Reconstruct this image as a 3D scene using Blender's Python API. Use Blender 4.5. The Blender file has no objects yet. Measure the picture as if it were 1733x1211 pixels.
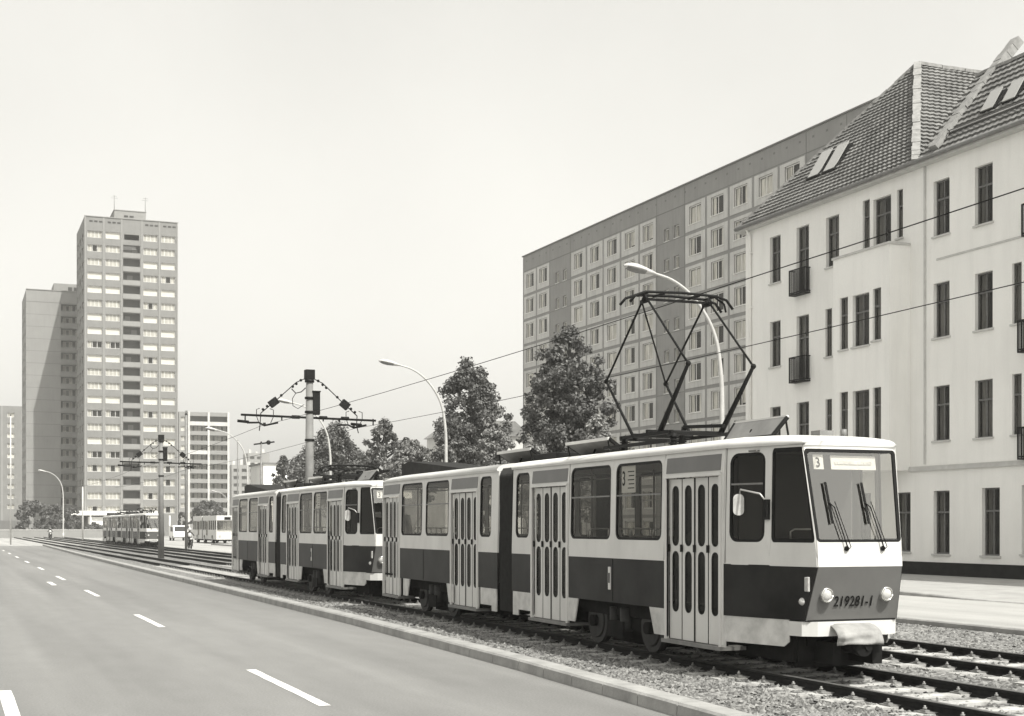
import bpy, bmesh, math, random
from mathutils import Vector, Matrix
random.seed(11)
C = bpy.context.scene
COL = C.collection
R = math.radians
# ------------------------------------------------------------------ camera model (used to read real distances)
F = 2400.0; CX = 866.5; HY = 890.0; TH = math.atan(946.5 / F); EYE = 1.97
def bear(px): return TH + math.atan((px - CX) / F)
def on_x(px, py, X):
    b = bear(px); Y = X / math.tan(b); Z = X * math.sin(TH) + Y * math.cos(TH)
    return Y, EYE + (HY - py) * Z / F
def on_y(px, py, Y):
    X = Y * math.tan(bear(px)); Z = X * math.sin(TH) + Y * math.cos(TH)
    return X, EYE + (HY - py) * Z / F
def at(px, Z):
    b = bear(px); r = Z / math.cos(b - TH)
    return r * math.sin(b), r * math.cos(b)
def hgt(py, Z): return EYE + (HY - py) * Z / F

# ------------------------------------------------------------------ mesh builder
class MB:
    def __init__(s): s.v = []; s.f = []; s.m = []; s.s = []
    def face(s, pts, m=0, smooth=False):
        i = len(s.v); s.v += [tuple(p) for p in pts]; s.f.append(tuple(range(i, i + len(pts)))); s.m.append(m); s.s.append(smooth)
    def box(s, x0, x1, y0, y1, z0, z1, m=0, M=None):
        c = [(x0,y0,z0),(x1,y0,z0),(x1,y1,z0),(x0,y1,z0),(x0,y0,z1),(x1,y0,z1),(x1,y1,z1),(x0,y1,z1)]
        if M is not None: c = [tuple(M @ Vector(p)) for p in c]
        i = len(s.v); s.v += c
        for q in ((0,3,2,1),(4,5,6,7),(0,1,5,4),(1,2,6,5),(2,3,7,6),(3,0,4,7)):
            s.f.append(tuple(i + k for k in q)); s.m.append(m); s.s.append(False)
    def bar(s, a, b, w, h, m=0):
        a = Vector(a); b = Vector(b); d = (b - a)
        if d.length < 1e-6: return
        z = d.normalized(); up = Vector((0,0,1)) if abs(z.z) < .95 else Vector((1,0,0))
        x = z.cross(up).normalized(); y = x.cross(z)
        M = Matrix((x, y, z)).transposed().to_4x4(); M.translation = a
        s.box(-w/2, w/2, -h/2, h/2, 0, d.length, m, M)
    def tube(s, pts, rs, n=10, m=0, cap=True, smooth=True):
        pts = [Vector(p) for p in pts]
        if not hasattr(rs, '__len__'): rs = [rs] * len(pts)
        i0 = len(s.v); px = None
        for k, p in enumerate(pts):
            d = (pts[min(k+1, len(pts)-1)] - pts[max(k-1, 0)]).normalized()
            if px is None:
                up = Vector((0,0,1)) if abs(d.z) < .9 else Vector((1,0,0)); px = d.cross(up).normalized()
            else:
                px = (px - d * px.dot(d)).normalized()
            py = d.cross(px)
            for j in range(n):
                a = 2 * math.pi * j / n
                s.v.append(tuple(p + (px * math.cos(a) + py * math.sin(a)) * rs[k]))
        for k in range(len(pts) - 1):
            for j in range(n):
                a = i0 + k*n + j; b = i0 + k*n + (j+1) % n
                s.f.append((a, b, b + n, a + n)); s.m.append(m); s.s.append(smooth)
        if cap:
            s.f.append(tuple(i0 + j for j in range(n))[::-1]); s.m.append(m); s.s.append(False)
            e = i0 + (len(pts)-1)*n
            s.f.append(tuple(e + j for j in range(n))); s.m.append(m); s.s.append(False)
    def cyl(s, a, b, r0, r1=None, n=12, m=0): s.tube([a, b], [r0, r0 if r1 is None else r1], n, m)
    def ball(s, c, r, m=0, nu=10, nv=6, sc=(1,1,1)):
        i0 = len(s.v)
        for j in range(nv + 1):
            t = math.pi * j / nv
            for i in range(nu):
                a = 2 * math.pi * i / nu
                s.v.append((c[0] + r*sc[0]*math.sin(t)*math.cos(a), c[1] + r*sc[1]*math.sin(t)*math.sin(a), c[2] + r*sc[2]*math.cos(t)))
        for j in range(nv):
            for i in range(nu):
                a = i0 + j*nu + i; b = i0 + j*nu + (i+1) % nu
                s.f.append((a, a + nu, b + nu, b)); s.m.append(m); s.s.append(True)
    def extrude(s, poly, d, m=0):
        d = Vector(d); n = len(poly); P = [Vector(p) for p in poly]
        s.face(P, m); s.face([p + d for p in P][::-1], m)
        for k in range(n):
            a = P[k]; b = P[(k+1) % n]
            s.face([b, a, a + d, b + d], m)
    def build(s, name, mats, parent=None, solid=0, bevel=0, merge=False):
        me = bpy.data.meshes.new(name); me.from_pydata(s.v, [], s.f)
        if not isinstance(mats, (list, tuple)): mats = [mats]
        for x in mats: me.materials.append(x)
        me.polygons.foreach_set('material_index', s.m); me.polygons.foreach_set('use_smooth', s.s)
        if merge:
            bm = bmesh.new(); bm.from_mesh(me); bmesh.ops.remove_doubles(bm, verts=bm.verts, dist=1e-4); bm.to_mesh(me); bm.free()
        me.update()
        return link(name, me, parent, solid, bevel)
def link(name, me, parent=None, solid=0, bevel=0):
    o = bpy.data.objects.new(name, me); COL.objects.link(o)
    if parent: o.parent = parent
    if solid:
        k = o.modifiers.new('solid', 'SOLIDIFY'); k.thickness = solid; k.offset = 0
    if bevel:
        k = o.modifiers.new('bevel', 'BEVEL'); k.width = bevel; k.segments = 2; k.limit_method = 'ANGLE'; k.angle_limit = R(40)
    return o
def tag(o, label=None, cat=None, group=None, kind=None):
    if label: o['label'] = label
    if cat: o['category'] = cat
    if group: o['group'] = group
    if kind: o['kind'] = kind
    return o
def empty(name, loc=(0,0,0), rz=0, parent=None):
    o = bpy.data.objects.new(name, None); COL.objects.link(o); o.location = loc; o.rotation_euler = (0,0,rz); o.empty_display_size = .2
    if parent: o.parent = parent
    return o
def copy_tree(o, parent=None, skip=()):
    c = o.copy(); COL.objects.link(c); c.parent = parent
    for ch in list(o.children):
        if ch.name.split('.')[0] in skip: continue
        copy_tree(ch, c)
    return c

# ------------------------------------------------------------------ materials (a black and white world: every colour is a grey)
TINT = (1.0, .99, .955)
def g3(g): return (g*TINT[0], g*TINT[1], g*TINT[2], 1)
def mat(name, g, rough=.7, var=.0, scale=3.0, bump=0, bscale=40, metal=0, spec=.5, g2=None, stretch=(1,1,1), coat=0, island=0):
    m = bpy.data.materials.new(name); m.use_nodes = True
    nt = m.node_tree; N = nt.nodes; L = nt.links; b = N['Principled BSDF']
    b.inputs['Base Color'].default_value = g3(g); b.inputs['Roughness'].default_value = rough; b.inputs['Metallic'].default_value = metal
    b.inputs['Specular IOR Level'].default_value = spec; b.inputs['Coat Weight'].default_value = coat; b.inputs['Coat Roughness'].default_value = .12
    tc = N.new('ShaderNodeTexCoord'); mp = N.new('ShaderNodeMapping'); mp.inputs['Scale'].default_value = stretch
    L.new(tc.outputs['Object'], mp.inputs['Vector'])
    if var or g2 is not None:
        n1 = N.new('ShaderNodeTexNoise'); n1.inputs['Scale'].default_value = scale; n1.inputs['Detail'].default_value = 6; n1.inputs['Roughness'].default_value = .6
        L.new(mp.outputs[0], n1.inputs['Vector'])
        cr = N.new('ShaderNodeValToRGB'); cr.color_ramp.elements[0].position = .32; cr.color_ramp.elements[1].position = .68
        a = g*(1-var) if g2 is None else g; c = g*(1+var) if g2 is None else g2
        cr.color_ramp.elements[0].color = g3(a); cr.color_ramp.elements[1].color = g3(c)
        L.new(n1.outputs['Fac'], cr.inputs[0]); out = cr.outputs[0]
        if island:
            ge = N.new('ShaderNodeNewGeometry'); mx = N.new('ShaderNodeMix'); mx.data_type = 'RGBA'; mx.blend_type = 'MULTIPLY'; mx.inputs[0].default_value = 1
            mr = N.new('ShaderNodeMapRange'); mr.inputs['To Min'].default_value = 1-island; mr.inputs['To Max'].default_value = 1+island
            L.new(ge.outputs['Random Per Island'], mr.inputs['Value']); L.new(out, mx.inputs[6]); L.new(mr.outputs[0], mx.inputs[7]); out = mx.outputs[2]
        L.new(out, b.inputs['Base Color'])
    if bump:
        n2 = N.new('ShaderNodeTexNoise'); n2.inputs['Scale'].default_value = bscale; n2.inputs['Detail'].default_value = 5
        L.new(mp.outputs[0], n2.inputs['Vector'])
        bp = N.new('ShaderNodeBump'); bp.inputs['Strength'].default_value = bump; bp.inputs['Distance'].default_value = .02
        L.new(n2.outputs['Fac'], bp.inputs['Height']); L.new(bp.outputs[0], b.inputs['Normal'])
    return m
def glass(name, refl=.12, tint=.75, rough=.01, mul=1.0):
    m = bpy.data.materials.new(name); m.use_nodes = True; nt = m.node_tree; N = nt.nodes; L = nt.links
    for n in list(N): N.remove(n)
    o = N.new('ShaderNodeOutputMaterial'); t = N.new('ShaderNodeBsdfTransparent'); t.inputs[0].default_value = g3(tint)
    gl = N.new('ShaderNodeBsdfGlossy'); gl.inputs['Roughness'].default_value = rough; gl.inputs['Color'].default_value = g3(.95)
    ge = N.new('ShaderNodeNewGeometry'); dt = N.new('ShaderNodeVectorMath'); dt.operation = 'DOT_PRODUCT'; L.new(ge.outputs['Incoming'], dt.inputs[0]); L.new(ge.outputs['Normal'], dt.inputs[1])
    ab = N.new('ShaderNodeMath'); ab.operation = 'ABSOLUTE'; L.new(dt.outputs['Value'], ab.inputs[0])
    sb = N.new('ShaderNodeMath'); sb.operation = 'SUBTRACT'; sb.inputs[0].default_value = 1; L.new(ab.outputs[0], sb.inputs[1])
    fr = N.new('ShaderNodeMath'); fr.operation = 'POWER'; fr.inputs[1].default_value = 5; L.new(sb.outputs[0], fr.inputs[0])
    ad = N.new('ShaderNodeMath'); ad.operation = 'MULTIPLY_ADD'; ad.inputs[1].default_value = mul; ad.inputs[2].default_value = refl; ad.use_clamp = True
    # slightly wavy old panes
    tc = N.new('ShaderNodeTexCoord'); ns = N.new('ShaderNodeTexNoise'); ns.inputs['Scale'].default_value = 1.3; ns.inputs['Detail'].default_value = 1
    bp = N.new('ShaderNodeBump'); bp.inputs['Strength'].default_value = .25; bp.inputs['Distance'].default_value = .03
    L.new(tc.outputs['Object'], ns.inputs['Vector']); L.new(ns.outputs['Fac'], bp.inputs['Height']); L.new(bp.outputs[0], gl.inputs['Normal'])
    mx = N.new('ShaderNodeMixShader'); L.new(fr.outputs[0], ad.inputs[0]); L.new(ad.outputs[0], mx.inputs[0])
    L.new(t.outputs[0], mx.inputs[1]); L.new(gl.outputs[0], mx.inputs[2]); L.new(mx.outputs[0], o.inputs[0])
    return m

def streaky(name, g, var, rough=.85, stain=.25, joints=None, bumpy=.15):
    """rendered / concrete wall: broad mottling plus vertical rain streaks"""
    m = bpy.data.materials.new(name); m.use_nodes = True; nt = m.node_tree; N = nt.nodes; L = nt.links; b = N['Principled BSDF']
    b.inputs['Roughness'].default_value = rough; b.inputs['Specular IOR Level'].default_value = .3
    tc = N.new('ShaderNodeTexCoord')
    def noise(sc, st, det=5):
        mp = N.new('ShaderNodeMapping'); mp.inputs['Scale'].default_value = st; L.new(tc.outputs['Object'], mp.inputs['Vector'])
        n = N.new('ShaderNodeTexNoise'); n.inputs['Scale'].default_value = sc; n.inputs['Detail'].default_value = det; n.inputs['Roughness'].default_value = .6
        L.new(mp.outputs[0], n.inputs['Vector']); return n.outputs['Fac']
    def rng(s, lo, hi, a, c):
        r = N.new('ShaderNodeMapRange'); r.inputs['From Min'].default_value = lo; r.inputs['From Max'].default_value = hi
        r.inputs['To Min'].default_value = a; r.inputs['To Max'].default_value = c; L.new(s, r.inputs['Value']); return r.outputs[0]
    def mul(a, c):
        k = N.new('ShaderNodeMath'); k.operation = 'MULTIPLY'; L.new(a, k.inputs[0]); L.new(c, k.inputs[1]); return k.outputs[0]
    v = mul(rng(noise(.35, (1,1,1)), .3, .7, 1-var, 1+var), rng(noise(2.2, (1,1,.12)), .45, .8, 1, 1-stain))
    v = mul(v, rng(noise(14, (1,1,1), 3), .3, .7, 1-var*.5, 1+var*.5))
    cl = N.new('ShaderNodeMix'); cl.data_type = 'RGBA'; cl.blend_type = 'MULTIPLY'; cl.inputs[0].default_value = 1; cl.inputs[6].default_value = g3(g)
    L.new(v, cl.inputs[7]); L.new(cl.outputs[2], b.inputs['Base Color'])
    bp = N.new('ShaderNodeBump'); bp.inputs['Strength'].default_value = bumpy; bp.inputs['Distance'].default_value = .02
    L.new(noise(30, (1,1,1), 3), bp.inputs['Height']); L.new(bp.outputs[0], b.inputs['Normal'])
    return m

M = {}
def road_material(name, g, streak_axis_y=True):
    m = bpy.data.materials.new(name); m.use_nodes = True; nt = m.node_tree; N = nt.nodes; L = nt.links; b = N['Principled BSDF']
    b.inputs['Roughness'].default_value = .62; b.inputs['Specular IOR Level'].default_value = .45
    tc = N.new('ShaderNodeTexCoord')
    def noise(sc, st, det=4):
        mp = N.new('ShaderNodeMapping'); mp.inputs['Scale'].default_value = st; L.new(tc.outputs['Object'], mp.inputs['Vector'])
        n = N.new('ShaderNodeTexNoise'); n.inputs['Scale'].default_value = sc; n.inputs['Detail'].default_value = det
        L.new(mp.outputs[0], n.inputs['Vector']); return n.outputs['Fac']
    def rng(s, lo, hi, a, c):
        r = N.new('ShaderNodeMapRange'); r.inputs['From Min'].default_value = lo; r.inputs['From Max'].default_value = hi
        r.inputs['To Min'].default_value = a; r.inputs['To Max'].default_value = c; L.new(s, r.inputs['Value']); return r.outputs[0]
    def mul(a, c):
        k = N.new('ShaderNodeMath'); k.operation = 'MULTIPLY'; L.new(a, k.inputs[0]); L.new(c, k.inputs[1]); return k.outputs[0]
    v = mul(rng(noise(1.0, (1, .03, 1), 3), .3, .7, .82, 1.16), rng(noise(.10, (1,.4,1), 2), .3, .7, .90, 1.08))
    v = mul(v, rng(noise(38, (1,1,1), 4), .3, .7, .80, 1.20)); v = mul(v, rng(noise(2.5, (1, .35, 1), 5), .35, .65, .95, 1.04))
    cl = N.new('ShaderNodeMix'); cl.data_type = 'RGBA'; cl.blend_type = 'MULTIPLY'; cl.inputs[0].default_value = 1; cl.inputs[6].default_value = g3(g)
    L.new(v, cl.inputs[7]); L.new(cl.outputs[2], b.inputs['Base Color'])
    bp = N.new('ShaderNodeBump'); bp.inputs['Strength'].default_value = .35; bp.inputs['Distance'].default_value = .01
    L.new(noise(70, (1,1,1), 3), bp.inputs['Height']); L.new(bp.outputs[0], b.inputs['Normal'])
    return m
def ballast_material():
    m = bpy.data.materials.new('ballast'); m.use_nodes = True; nt = m.node_tree; N = nt.nodes; L = nt.links; b = N['Principled BSDF']
    b.inputs['Roughness'].default_value = .9
    tc = N.new('ShaderNodeTexCoord'); vo = N.new('ShaderNodeTexVoronoi'); vo.inputs['Scale'].default_value = 17; L.new(tc.outputs['Object'], vo.inputs['Vector'])
    bw = N.new('ShaderNodeRGBToBW'); L.new(vo.outputs['Color'], bw.inputs[0])
    cr = N.new('ShaderNodeValToRGB'); e = cr.color_ramp.elements; e[0].position = .2; e[0].color = g3(.06); e[1].position = .8; e[1].color = g3(.27)
    L.new(bw.outputs[0], cr.inputs[0])
    n = N.new('ShaderNodeTexNoise'); n.inputs['Scale'].default_value = .9; n.inputs['Detail'].default_value = 6; L.new(tc.outputs['Object'], n.inputs['Vector'])
    r = N.new('ShaderNodeMapRange'); r.inputs['From Min'].default_value = .3; r.inputs['From Max'].default_value = .7; r.inputs['To Min'].default_value = .75; r.inputs['To Max'].default_value = 1.2; L.new(n.outputs['Fac'], r.inputs['Value'])
    mx = N.new('ShaderNodeMix'); mx.data_type = 'RGBA'; mx.blend_type = 'MULTIPLY'; mx.inputs[0].default_value = 1; L.new(cr.outputs[0], mx.inputs[6]); L.new(r.outputs[0], mx.inputs[7]); L.new(mx.outputs[2], b.inputs['Base Color'])
    bp = N.new('ShaderNodeBump'); bp.inputs['Strength'].default_value = .8; bp.inputs['Distance'].default_value = .05; bp.invert = True
    L.new(vo.outputs['Distance'], bp.inputs['Height']); L.new(bp.outputs[0], b.inputs['Normal'])
    return m
M['asphalt'] = road_material('asphalt', .168)
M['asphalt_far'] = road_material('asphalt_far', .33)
M['ground'] = mat('ground_soil', .24, .9, .25, .15, .3, 6)
M['paving'] = mat('paving_slabs', .30, .85, .15, 1.2, .2, 20)
M['verge'] = mat('mown_verge', .17, .95, .25, .8, .5, 12)
M['kerbstone'] = mat('kerb_stone', .27, .8, .22, 2.5, .4, 30)
M['ballast'] = ballast_material()
M['stones'] = mat('loose_stones', .16, .9, .15, 4, .2, 40, island=.55)
M['paint_line'] = mat('road_paint', .62, .7, .28, 9, .1, 50)
M['rail_side'] = mat('shaded_rusty_rail', .016, .8, .4, 9, spec=.15)  # rust, darkened further with the shade of the rail sides
M['rail_top'] = mat('polished_rail', .10, .5, .15, 9, metal=.3)
M['sleeper'] = mat('sleeper', .34, .9, .3, 5, .4, 30)
M['clip'] = mat('rail_clip', .19, .8, .2, 9)
M['cream'] = mat('cream_paint', .55, .38, .09, 1.6, .03, 3, stretch=(1,1,.45))
M['red'] = mat('dark_red_paint', .021, .38, .45, 1.1, .04, 2, spec=.08)
M['skirt'] = mat('scuffed_skirt_paint', .47, .5, .22, 4.5, .1, 12)
M['redtop'] = mat('fascia_paint', .10, .4, .12, 2)
M['roofpaint'] = mat('tram_roof', .42, .55, .2, 2)
M['rubber'] = mat('rubber', .008, .6, spec=.15)
M['under'] = mat('underframe', .012, .9, .4, 6, spec=.1)
M['wheel'] = mat('wheel_steel', .03, .7, .3, 8, spec=.3)
M['bellows'] = mat('bellows', .035, .85, .2, 8, spec=.15)
M['chrome'] = mat('chrome', .7, .18, metal=1)
M['lens'] = mat('lamp_lens', .42, .18, .25, 9, spec=.8)
M['blackmetal'] = mat('black_metal', .009, .6, .2, 10, spec=.12)
M['greymetal'] = mat('grey_metal', .16, .55, .2, 5)
M['alu'] = mat('aluminium', .45, .4, .1, 6, metal=.5)
M['hatch'] = mat('roof_hatch', .16, .6, .2, 3)
M['inner'] = mat('tram_interior', .14, .7, .1, 3)
M['seat'] = mat('tram_seat', .05, .6)
M['tarp'] = mat('canvas_cover', .25, .85, .2, 6, .4, 10)
M['signwhite'] = mat('sign_white', .85, .5)
M['ink'] = mat('ink', .008, .8, spec=.1)
M['glass'] = glass('tram_glass', .015, .62, mul=.6)
M['windshield'] = glass('windscreen_glass', .19, .75, mul=.8)
M['houseglass'] = glass('house_glass', .02, .8, mul=.6)
M['render'] = streaky('white_render', .80, .04, stain=.08)
M['plinth'] = mat('dark_plinth', .014, .85, .3, 3, spec=.15)
M['trim'] = mat('trim_render', .48, .8, .1, 3)
M['tiles'] = mat('roof_tiles', .15, .85, .3, 1.0, .3, 18, island=.13)
M['flash'] = mat('mortar_flashing', .22, .8, .25, 4)
M['winframe'] = mat('window_frame_dark', .11, .6, .2, 9)
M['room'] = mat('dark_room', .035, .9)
M['curtain'] = mat('net_curtain', .19, .9, .35, 5, stretch=(1, 14, .3))
M['whiteframe'] = mat('white_frame', .75, .6, .1, 9)
M['slab'] = streaky('slab_concrete', .25, .08, stain=.15)
M['slab_light'] = streaky('slab_panel_light', .52, .10, stain=.25)
M['slab_joint'] = mat('slab_joint', .15, .9)
M['slab_curt'] = mat('slab_curtain', .75, .9, .35, 1.5, stretch=(3, 3, .3))
M['tower'] = streaky('tower_concrete', .19, .07, stain=.12)
M['tower_pale'] = streaky('tower_pale', .24, .06, stain=.1)
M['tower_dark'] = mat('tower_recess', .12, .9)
M['bright_white'] = mat('white_blind_sky_glare', .85, .6, .05, .3)  # blinds, their white also standing for sky reflected in the panes
M['bright_white2'] = mat('grey_blind', .60, .7, .35, .6, stretch=(4,4,.4))
M['leaf'] = mat('leaves', .088, .7, .35, .8, island=.55)
M['leaf_pale'] = mat('leaves_pale', .17, .75, .3, .8, island=.5)
M['bark'] = mat('bark', .09, .9, .3, 6, .5, 20)
M['lamp_pole'] = mat('lamp_pole', .42, .5, .1, 3)
M['concrete_pole'] = mat('spun_concrete', .16, .8, .15, 3)
M['buswhite'] = mat('bus_paint', .55, .4, .06, 2)
M['cloth_dark'] = mat('dark_cloth', .04, .9); M['cloth_pale'] = mat('pale_cloth', .5, .9); M['skin'] = mat('skin', .35, .7); M['tyre'] = mat('tyre', .02, .8)

#@@SETTING
# ------------------------------------------------------------------ SETTING
KERB = [(-3,6.55),(4,6.62),(9,6.75),(13,6.95),(18,7.18),(27.5,7.42),(45,7.5),(65,7.55),(100,7.8),(142,8.25),(150,8.4)]
def kerb_x(y):
    for (a, xa), (b, xb) in zip(KERB, KERB[1:]):
        if y <= b: return xa + (xb-xa)*max(0, (y-a)/(b-a))
    return KERB[-1][1]
def grid(name, x0f, x1f, ys, nx, z, m, kind='structure', amp=0):
    mb = MB(); rows = []
    for y in ys:
        row = []
        for i in range(nx+1):
            t = i/nx; x = x0f(y) + (x1f(y)-x0f(y))*t
            row.append((x, y, z + (random.uniform(-amp, amp) if 0 < i < nx else 0)))
        rows.append(row)
    for a, b in zip(rows, rows[1:]):
        for i in range(nx): mb.face([a[i], a[i+1], b[i+1], b[i]], 0, amp > 0)
    o = mb.build(name, m, merge=True); tag(o, kind=kind); return o
mb = MB(); mb.face([(-1500,-300,-.06),(1500,-300,-.06),(1500,3000,-.06),(-1500,3000,-.06)]); tag(mb.build('ground', M['ground']), kind='structure')
ys = [-6 + 6*i for i in range(27)]
tag(grid('road', lambda y: -14, lambda y: kerb_x(y)+.02, ys, 2, 0, M['asphalt']), kind='structure')
# the crossing at the end of the road
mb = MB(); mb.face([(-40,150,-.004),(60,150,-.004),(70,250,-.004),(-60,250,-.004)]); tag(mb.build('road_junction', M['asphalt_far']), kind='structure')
tag(grid('track_bed', lambda y: kerb_x(y)+.3, lambda y: 17.8, [-4+.35*i for i in range(150)] + [49+4*i for i in range(26)], 30, .012, M['ballast'], amp=.022), kind='structure')
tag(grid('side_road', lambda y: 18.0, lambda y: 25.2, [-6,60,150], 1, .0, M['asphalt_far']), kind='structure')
def kerb_h(y): return .15 if y > 35 or y < 18 else (.02 if 22 < y < 30 else (.02+.13*(y-30)/5 if y >= 30 else .15-.13*(y-18)/4))
pv = MB(); py_ = [-6,18,22,26,30,31,32,33,34,35,60,150]
for a, b in zip(py_, py_[1:]):
    for (xa, xb, ha, hb) in ((25.37,27.6,kerb_h,lambda y: .14),(27.6,34.3,lambda y: .14,lambda y: .14)):
        pv.face([(xa,a,ha(a)-.008),(xb,a,hb(a)-.008),(xb,b,hb(b)-.008),(xa,b,ha(b)-.008)])
tag(pv.build('pavement', M['paving'], merge=True), kind='structure')
tag(grid('verge', lambda y: 34.3, lambda y: 59, [61,150], 1, .10, M['verge']), kind='structure')
def kerb(name, xf, w, zt, ys, zf=None):
    mb = MB()
    for y0, y1 in zip(ys, ys[1:]):
        n = max(1, int((y1-y0)/1.0)) if y1 < 60 else 1
        for k in range(n):
            a = y0+(y1-y0)*k/n; b = y0+(y1-y0)*(k+1)/n
            g = .008 if n > 1 else 0
            a2 = a+g; b2 = b-g
            za = zt if zf is None else zf(a2); zb = zt if zf is None else zf(b2)
            e = .025
            P = []
            for yy, zz in ((a2, za), (b2, zb)):
                x = xf(yy); P.append([(x,yy,-.05),(x+.012,yy,zz-e),(x+.012+e,yy,zz),(x+w,yy,zz),(x+w,yy,-.05)])
            for i in range(4): mb.face([P[0][i], P[0][i+1], P[1][i+1], P[1][i]])
            mb.face(P[0][::-1]); mb.face(P[1])
    return tag(mb.build(name, M['kerbstone']), kind='structure')
kerb('kerb', kerb_x, .30, .15, [-3,4,9,13,18,27.5,45,60,80,100,120,142,150])
kerb('kerb_side_road', lambda y: 17.82, .18, .12, [-3,60,100,150])
kerb('kerb_pavement', lambda y: 25.2, .18, .15, [-3,18,22,26,30,31,32,33,34,35,60,100,150], kerb_h)
# gutter strip of darker setts along the road edge
# road paint
def dash(x, y0, y1, w=.13):
    mb = MB(); z = .004
    n = 10; L_ = []; R_ = []
    for i in range(n+1):
        y = y0+(y1-y0)*i/n; L_.append((x-w/2+random.uniform(-.006,.006), y, z)); R_.append((x+w/2+random.uniform(-.006,.006), y, z))
    for i in range(n): mb.face([L_[i], R_[i], R_[i+1], L_[i+1]])
    mb.build('dash', M['paint_line'], marks)
marks = tag(empty('road_marking', (0,0,0)), kind='structure')
for k in range(9): dash(3.8 - .0*k, 15.2+13*k, 19.4+13*k)
dash(.58, 10.5, 18.0, .15)
dash(3.15, 49.5, 52.5, .16); dash(.58, 31.5, 35.5, .15)

# gravel: loose stones on the ballast, denser near the camera
def stones():
    mb = MB()
    def stone(x, y, z, s):
        p = []
        for (a, b, c) in ((1,0,0),(0,1,0),(-1,0,0),(0,-1,0),(0,0,1)):
            p.append(Vector((a, b, c*.8))*s*random.uniform(.7,1.3) + Vector((random.uniform(-.3,.3), random.uniform(-.3,.3), 0))*s*.6)
        r = random.uniform(0, 6.28); M3 = Matrix.Rotation(r, 3, 'Z') @ Matrix.Rotation(random.uniform(-.5,.5), 3, 'X')
        p = [M3 @ q + Vector((x, y, z)) for q in p]
        i = len(mb.v); mb.v += [tuple(q) for q in p]
        for f in ((0,1,4),(1,2,4),(2,3,4),(3,0,4)): mb.f.append(tuple(i+k for k in f)); mb.m.append(0); mb.s.append(False)
    def onrail(x): return any(abs(x-c) < .1 for c in (9.48,10.92,12.72,14.16))
    n = 0
    while n < 30000:
        y = 9 + 34*random.random()**1.6; lo = kerb_x(y)+.34
        x = random.uniform(lo, 17.7) if random.random() < .72 else random.uniform(lo, 9.4)
        if onrail(x): continue
        if y > 15 and x > 17.7: continue
        stone(x, y, random.uniform(.005,.025), random.uniform(.014,.042)); n += 1
    return mb.build('gravel', M['stones'])
tag(stones(), kind='stuff')

# tracks
def track(xc, y0, y1, label, near, y_at=9.0, sleepers=100):
    root = tag(empty('tram_track', (xc, y0, 0)), label, 'tram track', 'tram tracks in the ballast', 'structure')
    for sx in (-.72, .72):
        prof = [(-.06,.015),(.06,.015),(.06,.03),(.012,.045),(.012,.105),(.034,.115),(.034,.145),(.026,.15),(-.026,.15),(-.034,.145),(-.034,.115),(-.012,.105),(-.012,.045),(-.06,.03)]
        mb = MB(); n = len(prof)
        for k in range(n):
            a = prof[k]; b = prof[(k+1) % n]
            mb.face([(sx+a[0],0,a[1]),(sx+b[0],0,b[1]),(sx+b[0],y1-y0,b[1]),(sx+a[0],y1-y0,a[1])], 1 if (a[1] >= .145 and b[1] >= .145) else 0)
        mb.build('rail', [M['rail_side'], M['rail_top']], root)
    # one sleeper with base plates and bolts
    mb = MB(); mb.box(-1.2,1.2,-.12,.12,-.05,.034,0)
    for sx in (-.72,.72):
        mb.box(sx-.16, sx+.16, -.10, .10, .034, .05, 1)
        for d in (-.115, .115):
            mb.box(sx+d-.03, sx+d+.03, -.045, .045, .05, .068, 1); mb.cyl((sx+d,0,.06),(sx+d,0,.115), .012, n=6, m=1); mb.cyl((sx+d,0,.075),(sx+d,0,.095), .022, n=6, m=1)
    if sleepers:
        first = mb.build('sleeper', [M['sleeper'], M['clip']], root); first.location = (0, y_at-y0, 0)
        for k in range(1, sleepers):
            c = first.copy(); COL.objects.link(c); c.location = (random.uniform(-.02,.02), y_at-y0 + .62*k, random.uniform(-.004,.004)); c.rotation_euler = (0,0,random.uniform(-.01,.01))
    return root
track(10.2, -4, 250, 'ballasted tram track under the two coupled trams, nearest the road', True)
track(13.44, -4, 250, 'empty ballasted tram track behind the coupled trams, next to the catenary mast', False)
track(16.55, 62, 250, 'short side track under the pair of trams far down the street', False, sleepers=0)
#@@TRAM
# ------------------------------------------------------------------ TRAM
ZB, ZT = 1.49, 2.98       # belt line and roof edge
LEN = 17.2
def yf(z):
    P = [(.3,.24),(.6,.24),(.85,.18),(1.48,0),(1.77,.02),(2.93,.23),(3.3,.30)]
    for (a, ya), (b, yb) in zip(P, P[1:]):
        if z <= b: return ya + (yb-ya)*(z-a)/(b-a)
    return .3
def hw(y, z):
    f = yf(z)
    if y < 1.45: return .60 + .2897*max(0, y)
    if y > 15.6: return 1.02 - .08*(y-15.6)/1.6
    return 1.02
def rrect(u0, u1, v0, v1, r, n=5):
    r = min(r, (u1-u0)/2.01, (v1-v0)/2.01); P = []
    for (cx, cy, a0) in ((u1-r, v1-r, 0), (u0+r, v1-r, 90), (u0+r, v0+r, 180), (u1-r, v0+r, 270)):
        for k in range(n+1):
            a = R(a0 + 90*k/n); P.append((cx + r*math.cos(a), cy + r*math.sin(a)))
    return P
def ring(mb, outer, inner, fn, m=0):
    """faces between two closed loops with the same number of points"""
    n = len(outer)
    for k in range(n):
        a, b = outer[k], outer[(k+1) % n]; c, d = inner[(k+1) % n], inner[k]
        mb.face([fn(*a), fn(*b), fn(*c), fn(*d)], m)
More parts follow.
